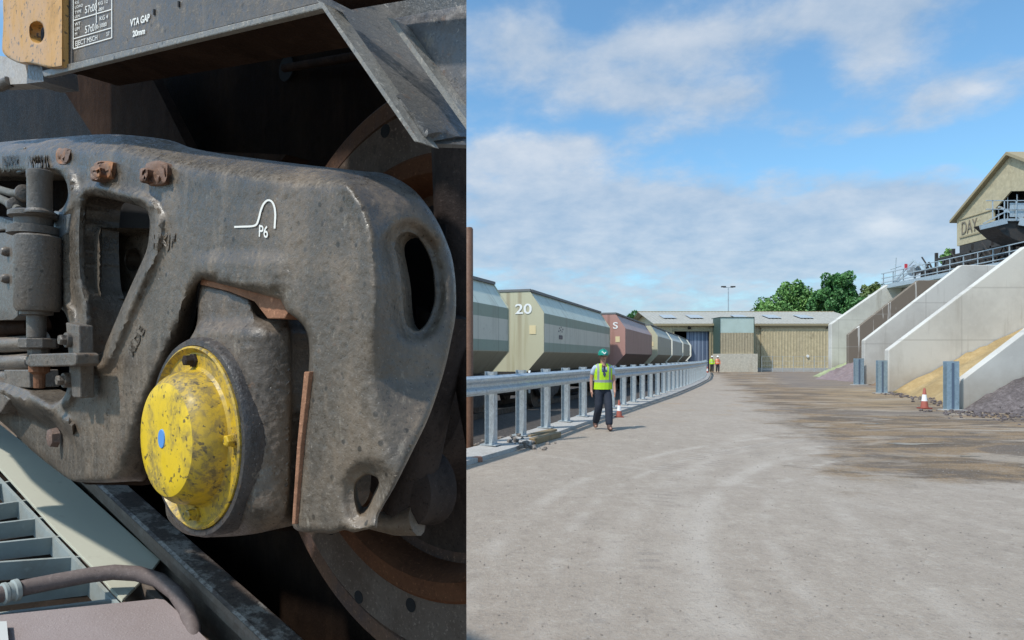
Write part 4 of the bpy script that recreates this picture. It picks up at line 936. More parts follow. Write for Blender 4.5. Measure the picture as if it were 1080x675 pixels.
def relief(name, outline, mat, parent, holes=(), n0=0.0, thick=.05, nf=None, step=4.0, r=6.0, rm=.008, hr=None, hrm=None, hthick=None, hdir=None, taper=None, smooth=50, rough=0.0, seed=1):
    """cast plate: outline with holes, front shaped by nf(u, v), edges rounded (r drawing units wide, rm metres deep), real thickness"""
    hr = r if hr is None else hr; hrm = rm if hrm is None else hrm
    O = outline if isinstance(outline, np.ndarray) else cr(outline); H = [h if isinstance(h, np.ndarray) else cr(h, 2.5) for h in holes]
    lo, hi = O.min(0), O.max(0); q = np.random.default_rng(seed)
    gx, gy = np.meshgrid(np.arange(lo[0], hi[0], step), np.arange(lo[1], hi[1], step)); G = np.stack([gx.ravel(), gy.ravel()], 1); G += q.uniform(-.3, .3, G.shape)*step
    G = G[inside(G, O)]; dO = dist(G, O); ok = dO > 1.2
    for h in H: ok &= ~inside(G, h) & (dist(G, h) > 1.2)
    G = G[ok]
    ex = []
    for ri, rg in enumerate([O]+H):
        t_ = np.roll(rg, -1, 0)-np.roll(rg, 1, 0); t_ /= np.linalg.norm(t_, axis=1)[:, None]+1e-9; nr = np.stack([-t_[:, 1], t_[:, 0]], 1)
        if inside(rg[:1]+nr[:1]*.05, rg)[0] != (ri == 0): nr = -nr
        if inside(rg+nr*.05, rg).mean() > .5 != (ri == 0): pass
        for o_ in (1.2, 2.6, 4.4, 6.6):
            q_ = rg+nr*o_ if o_ < 4 else (rg+nr*o_)[::2]
            q_ = q_[inside(q_, O)]; kk = dist(q_, O) > o_*.9 if len(q_) else np.zeros(0, bool)
            for h in H:
                if len(q_): kk &= ~inside(q_, h) & (dist(q_, h) > o_*.9)
            ex.append(q_[kk])
    dG = dist(G, O)
    for h in H: dG = np.minimum(dG, dist(G, h))
    G = np.concatenate([G[dG > 8.2]]+ex)
    rings = [O]+H; V = np.concatenate(rings+[G]); E = []; k = 0
    for rg in rings:
        E += [(k+i, k+(i+1) % len(rg)) for i in range(len(rg))]; k += len(rg)
    res = delaunay_2d_cdt([Vector(p) for p in V], E, [], 0, 1e-5)
    vv = np.array([tuple(p) for p in res[0]]); tri = [t for t in res[2] if len(t) >= 3]
    cen = np.array([vv[list(t)].mean(0) for t in tri]); keep = inside(cen, O)
    for h in H: keep &= ~inside(cen, h)
    n = np.full(len(vv), float(n0))
    if nf is not None: n = n+nf(vv[:, 0], vv[:, 1])
    d = dist(vv, O); t = np.clip(1-d/r, 0, 1); n -= rm*(1-np.sqrt(np.maximum(0, 1-t*t)))
    for h in H: d = dist(vv, h); t = np.clip(1-d/hr, 0, 1); n -= hrm*(1-np.sqrt(np.maximum(0, 1-t*t)))
    if rough: n += q.normal(0, rough, len(n))
    P = PLa(vv, n); bm = bmesh.new(); bv = [bm.verts.new(p) for p in P]; bm.verts.ensure_lookup_table()
    for t_, kk in zip(tri, keep):
        if kk:
            try: bm.faces.new([bv[i] for i in t_])
            except ValueError: pass
    orig = {}
    for i, src in enumerate(res[3]):
        for s_ in src: orig[s_] = i
    k = 0
    for ri, rg in enumerate(rings):
        ids = [orig[k+i] for i in range(len(rg))]; k += len(rg)
        c = O.mean(0); back = []
        th = thick if ri == 0 else (hthick or thick)
        for i in ids:
            if ri == 0 and taper: 
                uv = c+(vv[i]-c)*taper; back.append(bm.verts.new(PLa([uv], [n[i]-th])[0]))
            elif ri > 0 and hdir and hdir[ri-1] is not None: back.append(bm.verts.new(Vector(P[i])+hdir[ri-1]))
            else: back.append(bm.verts.new(Vector(P[i])-NN*th))
        m = len(ids)
        for i in range(m):
            a, b = bv[ids[i]], bv[ids[(i+1) % m]]
            if a is b: continue
            try: bm.faces.new((a, b, back[(i+1) % m], back[i]))
            except ValueError: pass
        if ri == 0: back0 = back
    fixn(bm)
    return lk(name, bm, mat, parent, smooth=smooth)
def extr(name, pts, mat, parent, n0, thick, bev=0.0, smooth=None, off=None):
    """flat piece parallel to the wagon's side"""
    bm = bmesh.new(); prism(bm, [PL(u, v, n0) for u, v in pts], (off if off is not None else -NN*thick)); fixn(bm)
    if bev: bmesh.ops.bevel(bm, geom=bm.edges[:], offset=bev, segments=2, affect='EDGES', profile=.5, clamp_overlap=True)
    return lk(name, bm, mat, parent, smooth=smooth)
def text_on(name, s, o, ex, ey, n, mat, parent, ext=.0006, offset=0.0, raised=0.0, follow=False):
    """lettering: o = origin, ex/ey = one em along / up, in drawing units"""
    me = text_mesh(s, 1.0, 0, offset); b = bmesh.new(); b.from_mesh(me); bpy.data.meshes.remove(me)
    for v in b.verts:
        u_ = o[0]+ex[0]*v.co.x+ey[0]*v.co.y; w_ = o[1]+ex[1]*v.co.x+ey[1]*v.co.y; v.co = PL(u_, w_, n+(float(frame_n(np.array([u_]), np.array([w_]))[0]) if follow else 0))
    if raised: bmesh.ops.solidify(b, geom=b.faces[:], thickness=raised)
    return link(name, b, mat, parent)
def strip(bm, pts, w, n):
    """painted line of width w"""
    pts = [np.array(p, float) for p in pts]
    L, Rr = [], []
    for i, p in enumerate(pts):
        t = pts[min(i+1, len(pts)-1)]-pts[max(i-1, 0)]; t /= np.linalg.norm(t)+1e-9; q = np.array([-t[1], t[0]])*w/2
        L.append(bm.verts.new(PL(*(p+q), n))); Rr.append(bm.verts.new(PL(*(p-q), n)))
    for i in range(len(pts)-1): bm.faces.new((L[i], L[i+1], Rr[i+1], Rr[i]))
def px(u, n=0): return PL(u, HV, n).y/F              # metres per drawing unit there
def vlathe(name, u, n, prof, mat, parent, seg=40, smooth=40):
    """turned piece with a vertical axis; prof = (v, radius in drawing units) downwards"""
    k = px(u, n); b = bmesh.new(); z = [(PL(u, v, n).z, r_*k) for v, r_ in prof]; c = PL(u, HV, n)
    lathe(b, (c.x, c.y, 0), (0, 0, 1), [(zz, rr) for zz, rr in reversed(z)], seg); fixn(b)
    return lk(name, b, mat, parent, smooth=smooth)
def nlathe(name, u, v, n, prof, mat, parent, seg=48, smooth=35, capa=True, capb=True, holes=()):
    b = bmesh.new(); lathe(b, PL(u, v, n), NN, prof, seg, capa, capb); fixn(b); return lk(name, b, mat, parent, smooth=smooth)
def hexbolt(name, u, v, n, rad, h, mat, parent, seg=6):
    b = bmesh.new(); lathe(b, PL(u, v, n), NN, [(-.01, rad*1.35), (.002, rad*1.35), (.0035, rad*1.3)], 20); lathe(b, PL(u, v, n), NN, [(.0035, rad), (h*.8, rad), (h, rad*.82)], seg); fixn(b); return lk(name, b, mat, parent)

# ---- materials
RUST = (.19, .085, .045)
def cast(name, base=(.078, .060, .044), dirt=(.15, .108, .07), amt=.45, rust=(.16, .08, .045), rustamt=.0, rough=.42, fine=170, bd=.0016, sc=7, wear=True, spec=.55, glossy=False):
    t = MT(name, base, rough, .0, spec if wear else .02)
    a = t.noise(sc, 6, .68, (1, 1, .7), off=(3, 1, 0)); t.mix(t.ramp(a, .60-.3*amt, .78-.2*amt, 0, .8), dirt)
    st = t.noise(26, 4, .7, (1, 1, .22)); t.mix(t.ramp(st, .5, .72, 0, .4), tuple(x*1.35 for x in dirt))
    dk = t.noise(11, 5, .7, off=(7, 7, 7)); t.mix(t.ramp(dk, .54, .72, 0, .6), tuple(x*.42 for x in base))
    f = t.noise(fine, 3, .75); t.mix(t.ramp(f, .56, .74, 0, .55), tuple(min(1, x*2.6) for x in base)); t.mix(t.ramp(f, .44, .3, 0, .55), tuple(x*.4 for x in base))
    if rustamt: rr = t.noise(sc*1.3, 5, .7, off=(9, 2, 5)); t.mix(t.ramp(rr, .72-.25*rustamt, .84-.25*rustamt, 0, .8), rust)
    if wear:
        w = t.noise(330, 2, .5, off=(1, 9, 3)); t.mix(t.ramp(w, .70, .76, 0, .7), (.30, .27, .24))
        # pock marks
        v = t.N.new('ShaderNodeTexVoronoi'); v.inputs['Scale'].default_value = 55; t.L.new(t.tc.outputs['Object'], v.inputs['Vector'])
        pk = t.math('MULTIPLY', t.ramp(v.outputs['Distance'], .12, .2, 1, 0), t.ramp(t.noise(8, 3, .6, off=(2, 2, 8)), .46, .56)); t.mix(t.math('MULTIPLY', pk, .8), tuple(x*.3 for x in base))
        rs = t.noise(60, 4, .75, off=(7, 1, 3)); t.mix(t.math('MULTIPLY', t.ramp(rs, .60, .68, 0, .6), t.ramp(t.noise(5, 4, .6, off=(1, 4, 9)), .42, .6)), (.15, .085, .05))
        lt = t.noise(48, 4, .8, (1, 1, .5), off=(3, 3, 7)); t.mix(t.ramp(lt, .60, .70, 0, .5), (.26, .22, .17))
    t.rough(t.ramp(f, .3, .7, max(.1, rough-.16), min(1, rough+.2)))
    g = t.noise(fine*.35, 5, .7, off=(4, 4, 1)); t.bump(g, .4, bd*2); t.bump(f, .6, bd)
    t.bump(t.noise(14, 4, .6), .25, .006)
    if glossy:
        X, Y, Z = t.pos(); k = t.math('MULTIPLY', t.ramp(t.math('ADD', Z, t.math('MULTIPLY', t.noise(5, 5, .65, off=(8, 8, 1)), .16)), .84, .96), t.ramp(t.noise(30, 4, .7, off=(2, 5, 6)), .62, .42))
        t.mix(t.math('MULTIPLY', k, .5), (.042, .036, .030)); r_ = t.b.inputs['Roughness'].links[0].from_socket; t.rough(t.math('MAXIMUM', t.math('SUBTRACT', r_, t.math('MULTIPLY', k, .10)), .2))
    return t.m
m_frame = cast('cast_frame_paint', (.100, .081, .062), (.20, .15, .105), .55, glossy=True); m_frame_dusty = cast('dusty_cast_frame', (.125, .105, .088), (.19, .15, .115), .8)
m_box = cast('axle_box_metal', (.105, .083, .065), (.18, .13, .088), .6)
m_dark = cast('shade_dark_underside', (.013, .0085, .0065), (.024, .015, .010), .6, wear=False, rough=.8)  # near-black base puts the hollow underframe's shade into the colour
m_brown = cast('brown_grime', (.030, .018, .013), (.05, .03, .021), .6, wear=False, rough=.75)
m_rust = cast('rusty_iron', (.20, .10, .06), (.27, .14, .085), .6, rough=.75, wear=False)
m_rustlite = cast('orange_liner', (.30, .155, .095), (.22, .11, .07), .5, rough=.7, wear=False)
m_sole = cast('solebar_paint', (.10, .083, .066), (.15, .115, .082), .55, fine=120)
m_flange = cast('flange_edge_paint', (.20, .185, .16), (.15, .125, .10), .5)
m_panel = cast('grey_panel_paint', (.085, .083, .08), (.06, .052, .045), .5)
m_damper = cast('grey_damper_paint', (.115, .10, .086), (.16, .115, .078), .5, rustamt=.3, rough=.42)
m_wheelrim = cast('wheel_rim_steel', (.13, .075, .05), (.065, .05, .048), .6, rough=.5, wear=False)
m_disc = cast('brake_disc_steel', (.13, .098, .078), (.08, .055, .042), .5, rough=.5, wear=False)
m_brownring = cast('brown_ring_rust', (.12, .052, .028), (.08, .036, .022), .5, rough=.8, wear=False)
m_hub = cast('dark_hub_grime', (.035, .028, .026), (.065, .05, .043), .6, rough=.75, wear=False)
def yellow(name, base, dirtamt, dirt=(.16, .12, .06), cols=None):
    t = MT(name, base, .42); a = t.noise(16, 5, .7); t.mix(t.ramp(a, .52, .72, 0, .5), tuple(x*.72 for x in base))
    g = t.noise(11, 5, .7, (1, 1, .6), off=(3, 3, 3)); f = t.noise(95, 4, .75)
    t.mix(t.math('MULTIPLY', t.ramp(g, .50-.12*dirtamt, .66-.1*dirtamt, 0, .8), t.ramp(f, .42, .58, .35, 1)), dirt)
    s = t.noise(120, 3, .6, off=(5, 1, 1)); t.mix(t.ramp(s, .60, .66, 0, .85), (.07, .055, .035)); t.mix(t.ramp(t.noise(45, 4, .7, off=(1, 6, 2)), .58, .66, 0, .75 if dirtamt > .6 else .15), (.11, .085, .04))
    t.bump(f, .3, .001); t.rough(t.ramp(g, .4, .7, .32, .75)); return t.m
m_yellow = yellow('yellow_cap_paint', (.62, .395, .02), 1.0); m_yclean = yellow('yellow_front_paint', (.74, .50, .02), .1); m_orange = yellow('orange_bracket_paint', (.56, .30, .085), -.2, (.3, .17, .07))
t = MT('pale_green_steel', (.52, .51, .41), .55); a = t.noise(2.5, 5, .6); t.mix(t.ramp(a, .45, .7, 0, .5), (.44, .42, .33)); f = t.noise(90, 3, .7); t.mix(t.ramp(f, .6, .75, 0, .35), (.62, .61, .53)); t.mix(t.ramp(t.noise(18, 5, .7), .62, .75, 0, .4), (.3, .26, .2)); t.bump(f, .2, .001); m_plate = t.m
t = MT('blue_grey_grating', (.33, .37, .36), .6); a = t.noise(6, 5, .7); t.mix(t.ramp(a, .4, .7, 0, .7), (.25, .24, .20)); f = t.noise(60, 3, .7); t.mix(t.ramp(f, .55, .75, 0, .5), (.45, .47, .44)); t.bump(f, .3, .002); m_grate = t.m
t = MT('dusty_lid', (.33, .27, .26), .85); a = t.noise(5, 5, .6); t.mix(t.ramp(a, .4, .7, 0, .6), (.28, .22, .205)); f = t.noise(240, 3, .8); t.mix(t.ramp(f, .55, .7, 0, .6), (.44, .38, .36)); t.mix(t.ramp(f, .4, .3, 0, .6), (.17, .13, .12)); t.bump(f, .7, .002); m_lid = t.m
t = MT('dusty_hose_rubber', (.15, .115, .105), .75); f = t.noise(110, 4, .8); t.mix(t.ramp(f, .5, .7, 0, .7), (.24, .19, .175)); t.mix(t.ramp(f, .42, .3, 0, .7), (.07, .05, .045)); t.bump(f, .6, .002); m_hose = t.m
t = MT('rail_steel', (.15, .115, .095), .45, .15); a = t.noise(7, 6, .75); t.mix(t.ramp(a, .46, .56, 0, .85), (.50, .44, .38)); f = t.noise(70, 4, .8); t.mix(t.ramp(f, .5, .62, 0, .6), (.06, .045, .04)); t.bump(f, .6, .003); m_railhead = t.m
t = MT('rail_side_grime', (.14, .105, .08), .75); a = t.noise(12, 5, .7); t.mix(t.ramp(a, .45, .65, 0, .7), (.22, .18, .145)); f = t.noise(120, 3, .7); t.mix(t.ramp(f, .55, .7, 0, .5), (.2, .17, .15)); t.bump(f, .5, .002); m_railside = t.m
m_white = MT('white_stencil_paint', (.78, .76, .70), .6).m
m_blue = MT('blue_dab', (.10, .28, .62), .5).m
m_void = MT('recess_shade_black', (.006, .005, .005), .9).m  # flat black painted in for the shade inside holes and slots

W = empty('freight_wagon', PL(250, 330, -.3)*1, label='close-up black freight wagon bogie with cast frame, yellow axle cap and wheel', cat='wagon')
W.location.z = .95

# ---- underframe
sole = extr('solebar', [(66.5, -60), (66.5, 68.5), (200, 36), (336, 2.6), (352, -1), (352, -60)], m_sole, W, .045, .012)
extr('bottom_flange', [(44, 74.5), (66.5, 68.5), (200, 36), (336, 2.6), (344, 8), (200, 43), (58, 78.5), (46, 81)], m_flange, W, .05, .008, .0012)
extr('flange_underside', [(58, 71), (200, 36), (344, 1), (344, -4), (200, 31), (60, 66)], m_brown, W, .040, .09)
b = bmesh.new()      # inner grimy web of the solebar below the flange, seen from below
extr('inner_web', [(50, 84), (340, 12), (330, -30), (50, -30)], m_brown, W, -.13, .01)
pa, pb = PL(100, HV, .035), PL(760, HV, .035)  # unseen wagon body, added to keep sun out of the underframe
b = bmesh.new(); prism(b, [Vector((p.x, p.y, z)) for p, z in ((pa, 2.13), (pb, 2.06), (pb, 3.0), (pa, 3.0))], -NN*.02); lk('shade_body_side', fixn(b), m_sole, W)
pc = PL(100, HV, .035)+LL*1.22
b = bmesh.new(); prism(b, [Vector((p.x, p.y, z)) for p, z in ((pc, 2.5), (pa+LL*.001, 2.5), (pa+LL*.001, 3.0), (pc, 3.0))], -NN*.02); lk('shade_body_side', fixn(b), m_sole, W)
b = bmesh.new(); prism(b, [Vector((p.x, p.y, z)) for p, z in ((pc, 3.0), (pb, 3.0), (pb, 3.03), (pc, 3.03))], -NN*.56); lk('shade_body_floor', fixn(b), m_dark, W)
b = bmesh.new(); qa, qb = pa-NN*.53, pb-NN*.53; prism(b, [Vector((p.x, p.y, z)) for p, z in ((qa, 2.2), (qb, 2.0), (qb, 2.999), (qa, 2.999))], -NN*.02); lk('shade_body_rear', fixn(b), m_dark, W)
# data panel
dp = bmesh.new(); n_ = .0463
E0 = (77, -12); 
def DP(a, b_): # a,b_ in 0..1 of the lettered panel: left edge 77, right edge 118
    u_ = 77.2+a*40.6; top = -12-a*12; bot = 51.5-a*11.8; return (u_, top+(bot-top)*b_)
for pts, w_ in (([DP(0, 0), DP(0, 1)], .8), ([DP(1, 0), DP(1, 1)], .8), ([DP(0, 1), DP(1, 1)], 1.0), ([DP(0, .53), DP(1, .53)], 1.0), ([DP(0, .835), DP(1, .835)], .9), ([DP(.6, 0), DP(.6, .68)], .7), ([DP(0, .30), DP(.6, .30)], .0), ([DP(.22, 0), DP(.22, .0)], .0)):
    if w_ and np.hypot(pts[0][0]-pts[1][0], pts[0][1]-pts[1][1]) > 1: strip(dp, pts, w_, n_)
link('data_panel_lines', dp, m_white, sole)
def dtext(s, a, b_, sx, sy): text_on('data_panel_lettering', s, DP(a, b_), (sx, -sx*.29), (0, -sy), n_, m_white, sole, offset=.0)
for s, a, b_, sx, sy in (('TARE', .04, .20, 3.4, 4.6), ('KG', .04, .27, 3.4, 4.2), ('LOAD', .04, .34, 3.2, 4.2), ('TYPE', .04, .43, 3.2, 4.2), ('LEN', .04, .50, 3.2, 4.0), ('57t00', .30, .47, 5.6, 11), ('KG 12', .64, .40, 3.9, 5), ('-001', .64, .50, 3.9, 5), ('WT', .04, .63, 3.6, 4.8), ('LIM', .04, .71, 3.4, 4.6), ('M', .04, .79, 3.4, 4.6), ('57t01', .30, .80, 5.6, 11), ('KG 4', .68, .66, 4.2, 6), ('0-1000', .60, .78, 3.9, 6), ('EJECT MSCH', .05, .965, 4.3, 7.6), ('57', .86, .95, 3.2, 6)):
    dtext(s, a, b_, sx, sy)
text_on('stencil_lettering', 'VTA GAP', (137.2, 28), (5.0, -1.55), (.5, -10.5), n_, m_white, sole, offset=.03)
text_on('stencil_lettering', '20mm', (139.8, 38.8), (5.2, -1.4), (.2, -8.6), n_, m_white, sole, offset=.035)
for u_, v_ in ((162, 12.5), (188, 4)): extr('drain_slot', [(u_-.8, v_-3), (u_+.8, v_-3), (u_+.8, v_+3), (u_-.8, v_+3)], m_void, sole, .0465, .001)
# orange-yellow bracket
brk = [(1.5, -60, 1), (66.5, -60, 1), (66.5, 70.5, 1), (52, 71.5), (38, 68), (29, 66.5), (20, 66.5), (9, 61), (3, 55), (2.5, 45), (3.5, 20)]
relief('lifting_bracket', brk, m_orange, W, holes=[[(39, 23), (44, 25), (46.5, 31), (46.5, 39), (43, 44.5), (38, 44.5), (33.5, 41), (32, 34), (33, 26)]], n0=.058, thick=.007, r=2.5, rm=.003, step=6, hthick=.014)
extr('packing_strip', [(64.5, -60), (76, -60), (76, 67), (64.5, 70)], cast('blue_grey_strip', (.09, .10, .11), (.15, .115, .09), .5), W, .047, .02)
extr('bracket_backing', [(20, 8), (60, 8), (60, 60), (20, 60)], weathered('grey_lilac_paint', (.28, .26, .28), (.15, .13, .12), .4, 20, fine=150), W, .02, .01)
# bits under the bracket
extr('hanger', [(-8, 58), (26, 62), (30, 88), (-8, 90)], weathered('pale_grey_paint_worn', (.36, .33, .30), (.16, .13, .11), .5, 20, fine=150), W, .02, .03)
extr('hanger_lug', [(30, 66), (44, 68), (46, 86), (28, 88)], m_damper, W, .04, .05)
b = bmesh.new(); tube(b, [PL(-30, 92, .03), PL(0, 91, .03), PL(10, 86, .02)], .010, 10); lk('brake_pipe', b, m_damper, W, smooth=50)
# dark hollow behind: rear web, diagonal brace, far web with its holes
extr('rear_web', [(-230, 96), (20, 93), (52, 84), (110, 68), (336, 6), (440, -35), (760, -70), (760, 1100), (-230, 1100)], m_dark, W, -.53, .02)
extr('diagonal_brace', [(60, 84), (150, 62), (215, 190), (128, 190)], m_brown, W, -.40, .03)
extr('cross_member', [(-200, 96), (60, 84), (110, 150), (-200, 175)], cast('dark_blue_grime', (.017, .015, .014), (.03, .024, .02), .6, wear=False), W, -.46, .03)
nlathe('web_hole', 303, 73, -.525, [(0, .03), (.004, .03)], m_void, W)
b = bmesh.new(); tube(b, [PL(300, 72, -.50), PL(420, 52, -.46)], .010, 8); lk('pull_rod', b, m_brown, W, smooth=50)
extr('brake_block_hint', [(182, 158), (302, 163), (296, 170), (190, 168)], m_brown, W, -.28, .05)
# hopper end plate, upper right
relief('end_gusset', np.array([(336, -60), (336, 2), (350, 16), (378, 54), (410, 101), (434, 138), (440, 147), (446, 151), (560, 155), (560, -60)], float), m_panel, W, n0=.085, thick=.012, r=3, rm=.003, step=5,
       nf=lambda u, v: -.10*np.clip((v-(10+ (u-336)*1.12))*-.012, 0, 1)*(1) , taper=None)
b = bmesh.new(); q = [PL(u_, v_, .094) for u_, v_ in ((334, 0), (341, 3), (443, 150), (437, 149))]; prism(b, q, -NN*.018); fixn(b); lk('gusset_edge_flange', b, m_flange, W)
relief('hopper_panel', np.array([(412, 20), (560, -8), (560, 205), (500, 142), (463, 96)], float), cast('smooth_grey_panel', (.10, .095, .095), (.065, .055, .05), .4, fine=90), W, n0=.055, thick=.01, r=2, rm=.002, step=6)
b = bmesh.new(); q = [PL(u_, v_, .07) for u_, v_ in ((408, 18), (415, 20), (500, 137), (495, 141))]; prism(b, q, -NN*.05); fixn(b); lk('panel_seam', b, m_flange, W)
b = bmesh.new(); q = [PL(u_, v_, .088) for u_, v_ in ((348, -1), (520, -34), (520, -40), (340, -10))]; prism(b, q, -NN*.02); fixn(b); lk('underside_lip', b, m_brown, W)

# ---- wheel
WC = (450, 397, -.34); WP = PL(*WC)
def wl(name, prof, mat, parent, **k):
    b = bmesh.new(); lathe(b, WP, NN, prof, 128, k.get('capa', True), k.get('capb', True)); fixn(b); return lk(name, b, mat, parent, smooth=30)
wheel = wl('wheel', [(-.10, .486), (-.03, .484), (-.012, .480), (-.006, .473), (-.006, .444), (-.02, .436), (-.04, .43), (-.05, .1)], m_wheelrim, W, capb=False)
wl('wheel_flange', [(-.13, .505), (-.115, .51), (-.10, .504), (-.09, .48)], m_rust, wheel, capa=False, capb=False)
wl('brake_disc', [(-.03, .436), (-.004, .436), (.004, .431), (.004, .352), (-.03, .350)], m_disc, wheel, capa=False, capb=False)
for k in range(-3, 18):
    a = R(k*18+5); e1 = LL*math.cos(a)+UP*math.sin(a); c_ = WP+e1*(.372 if k % 2 else .421)+NN*.0032
    if (c_.x/c_.y)*F+CU > 500: continue
    b = bmesh.new(); lathe(b, c_, NN, [(0, .0115), (.0014, .0115)], 16); o = lk('bolt_hole', b, m_void, wheel)
    if len(o.data.polygons) == 0: bpy.data.objects.remove(o)
wl('disc_ring', [(-.02, .351), (.010, .351), (.016, .345), (.016, .318), (.0, .308), (-.05, .303)], m_brownring, wheel, capa=False, capb=False)
wl('hub', [(-.05, .3025), (-.045, .29), (-.02, .17), (.06, .14), (.08, .11)], m_hub, wheel, capa=False)

# ---- bogie frame
outline = [(-70, 160), (0, 150), (60, 145), (98, 142), (129, 142), (177, 147.5), (204, 156.5), (240, 163), (308, 172), (386, 181), (407, 183.5), (431, 196), (447, 212), (461, 233), (470, 252), (477, 273), (480.5, 300), (480.5, 332), (476, 358), (468, 393), (453, 438), (436, 474), (418, 510), (399.5, 543), (397.5, 557, 1), (384, 559), (373, 561.5), (363, 559), (350, 563), (340, 562), (318, 561), (310, 557), (309.5, 548),
           (314, 500), (319, 450), (324, 410), (327, 392, 1), (327.5, 370), (325, 352), (318, 340), (303, 329, 1), (296, 316, 1), (263, 307), (214, 294.5, 1), (209, 300), (206, 335), (200, 356), (184, 400), (172, 440), (164, 480), (156, 505), (140, 507.5), (111, 509), (80.5, 508), (69, 503), (35.5, 477), (0, 444), (-70, 395)]
hole_open = [(-69, 187, 1), (60, 184), (67, 187), (71, 196), (71.5, 208), (67, 218), (61, 224), (60.5, 260), (62, 300), (63, 322), (69, 331), (73, 345), (73, 395), (69, 415), (58, 424), (36, 414), (10, 404), (-69, 385, 1)]
hole_tri = [(92, 214), (96, 207.5), (103, 207), (130, 213), (150, 219), (156.5, 226), (158, 238), (155, 262), (146, 284), (129, 322), (107, 374), (104.5, 378), (100.5, 372), (99, 356), (96.5, 318), (92, 300), (90, 270), (90, 240)]
hole_oval = [(426, 246), (433, 246), (441, 251), (450, 265), (456, 283), (458, 303), (457.5, 320), (451, 339), (442, 348), (432, 345), (427, 332), (424, 297), (420, 275), (417.5, 262), (418.5, 252)]
hole_pock = [(384, 501.5), (392, 501), (399, 506), (399, 515), (394, 526), (386.5, 541), (380, 543), (375, 529), (375, 512)]
cOv, cTr, cOp, cPk = (cr(h, 2.5) for h in (hole_oval, hole_tri, hole_open, hole_pock))
def sst(x, a, b): t_ = np.clip((x-a)/(b-a), 0, 1); return t_*t_*(3-2*t_)
def frame_n(u, v):
    P = np.stack([u, v], 1); n = np.zeros(len(u))
    # the side wraps round the corner into the end face
    e = np.interp(v, [160, 180, 195, 215, 245, 300, 400, 480, 560], [330, 352, 366, 380, 391, 396, 392, 402, 420])
    x = np.clip(u-e+10, 0, None); amp = np.interp(v, [170, 200, 260, 400, 480, 560], [.0006, .0011, .0014, .0011, .0006, .0002])
    n -= amp*np.where(x < 20, x*x/40, x-10)
    # rolled ridge along the corner
    n += .006*np.exp(-((u-e)/9)**2)*sst(v, 175, 195)*(1-sst(v, 330, 400))
    # top shoulder rolls away
    vt = np.interp(u, [-70, 0, 60, 129, 204, 308, 386, 431], [160, 150, 145, 142, 156, 172, 181, 196]); d = v-vt
    w = np.interp(u, [0, 120, 200, 330, 400], [12, 22, 30, 26, 16]); n -= .045*np.clip(1-d/w, 0, 1)**2*(u < 440)
    # ledge below the cast letters on the top bar, flange round the opening
    n -= .012*sst(d, 30, 36)*(1-sst(u, 55, 75))
    n += .008*np.exp(-((dist(P, cTr)-9)/5)**2)
    n += .010*np.exp(-((dist(P, cOp)-5)/5)**2)*(u > 30)
    n -= .012*np.exp(-((dist(P, cOv)-4)/7)**2)
    n -= .010*np.exp(-((dist(P, cPk)-3)/9)**2)
    # dip towards the pedestal and the axle cap
    ped = np.interp(v, [294, 335, 356, 400, 440, 480, 506], [212, 206, 200, 184, 172, 164, 156]); x = ped-u
    m_ = sst(v, 285, 330)*(u < 230); n -= .055*np.clip(1-x/np.interp(v, [300, 420, 505], [14, 32, 44]), 0, 1)**1.6*m_
    # recess of the spring seat pocket, lower left, under its rolled rim
    rim = np.interp(u, [-70, 0, 15, 35, 55, 73, 85], [400, 415, 422, 430, 438, 450, 470])
    n -= .03*sst(v-rim, 3, 14)*(1-sst(u, 62, 92)); n += .010*np.exp(-((v-rim+4)/5)**2)*(u < 78)*(v > 395)
    # flange above the axle box opening
    n += .006*sst(v, 262, 280)*(1-sst(v, 300, 310))*sst(u, 195, 215)*(1-sst(u, 285, 310))
    return n
fr = relief('bogie_frame', outline, m_frame, W, holes=[cOp, cTr, cOv, cPk], nf=frame_n, thick=.05, taper=.985, step=3.6, r=6, rm=.010, hr=6, hrm=.006, hthick=.05, hdir=[None, None, Vector((.004, .03, 0)), Vector((-.006, .035, 0))], rough=.00025, smooth=60)
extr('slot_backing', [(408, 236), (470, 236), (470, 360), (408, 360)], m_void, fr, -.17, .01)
# backing inside the oval slot and pocket so they read as deep cavities
# cast lettering
m_letter = m_frame
text_on('cast_lettering', 'HKJF', (160, 262), (11.5, -.8), (1, -17), .0014, m_letter, fr, offset=.0, raised=-.004, follow=True)
text_on('cast_lettering', 'RIDE', (139, 377), (6.4, -13.2), (-8.5, -7.0), .0014, m_letter, fr, offset=.0, raised=-.004, follow=True)
text_on('cast_lettering', 'NWH', (2, 178), (6.5, -.5), (0, -15), .0018, m_letter, fr, offset=.0, raised=-.006, follow=True)
text_on('cast_lettering', 'NKEEMR', (29, 177), (5.6, -.1), (0, -15), .0018, m_letter, fr, offset=.0, raised=-.006, follow=True)
b = bmesh.new(); prism(b, [PL(u_, v_, -.004) for u_, v_ in ((18, 156), (25, 155), (25, 181), (17, 183))], -NN*.012); fixn(b); bevel(b, .002, 1); lk('cast_rib', b, m_frame, fr)
# white mark and P6
b = bmesh.new(); mk = cr([(247, 239.3, 1), (256, 239), (266, 238.5), (270.5, 236.5), (273, 230), (275, 222), (278, 215), (282, 211.3), (286, 212), (289, 217), (290.3, 226), (289.5, 241)], 1.5, closed=False)
strip(b, mk, 2.0, .0012); link('painted_mark', b, m_white, fr)
text_on('painted_lettering', 'P6', (272.3, 249.2), (10.2, 1.6), (.6, -17.5), .0012, m_white, fr, offset=.014)
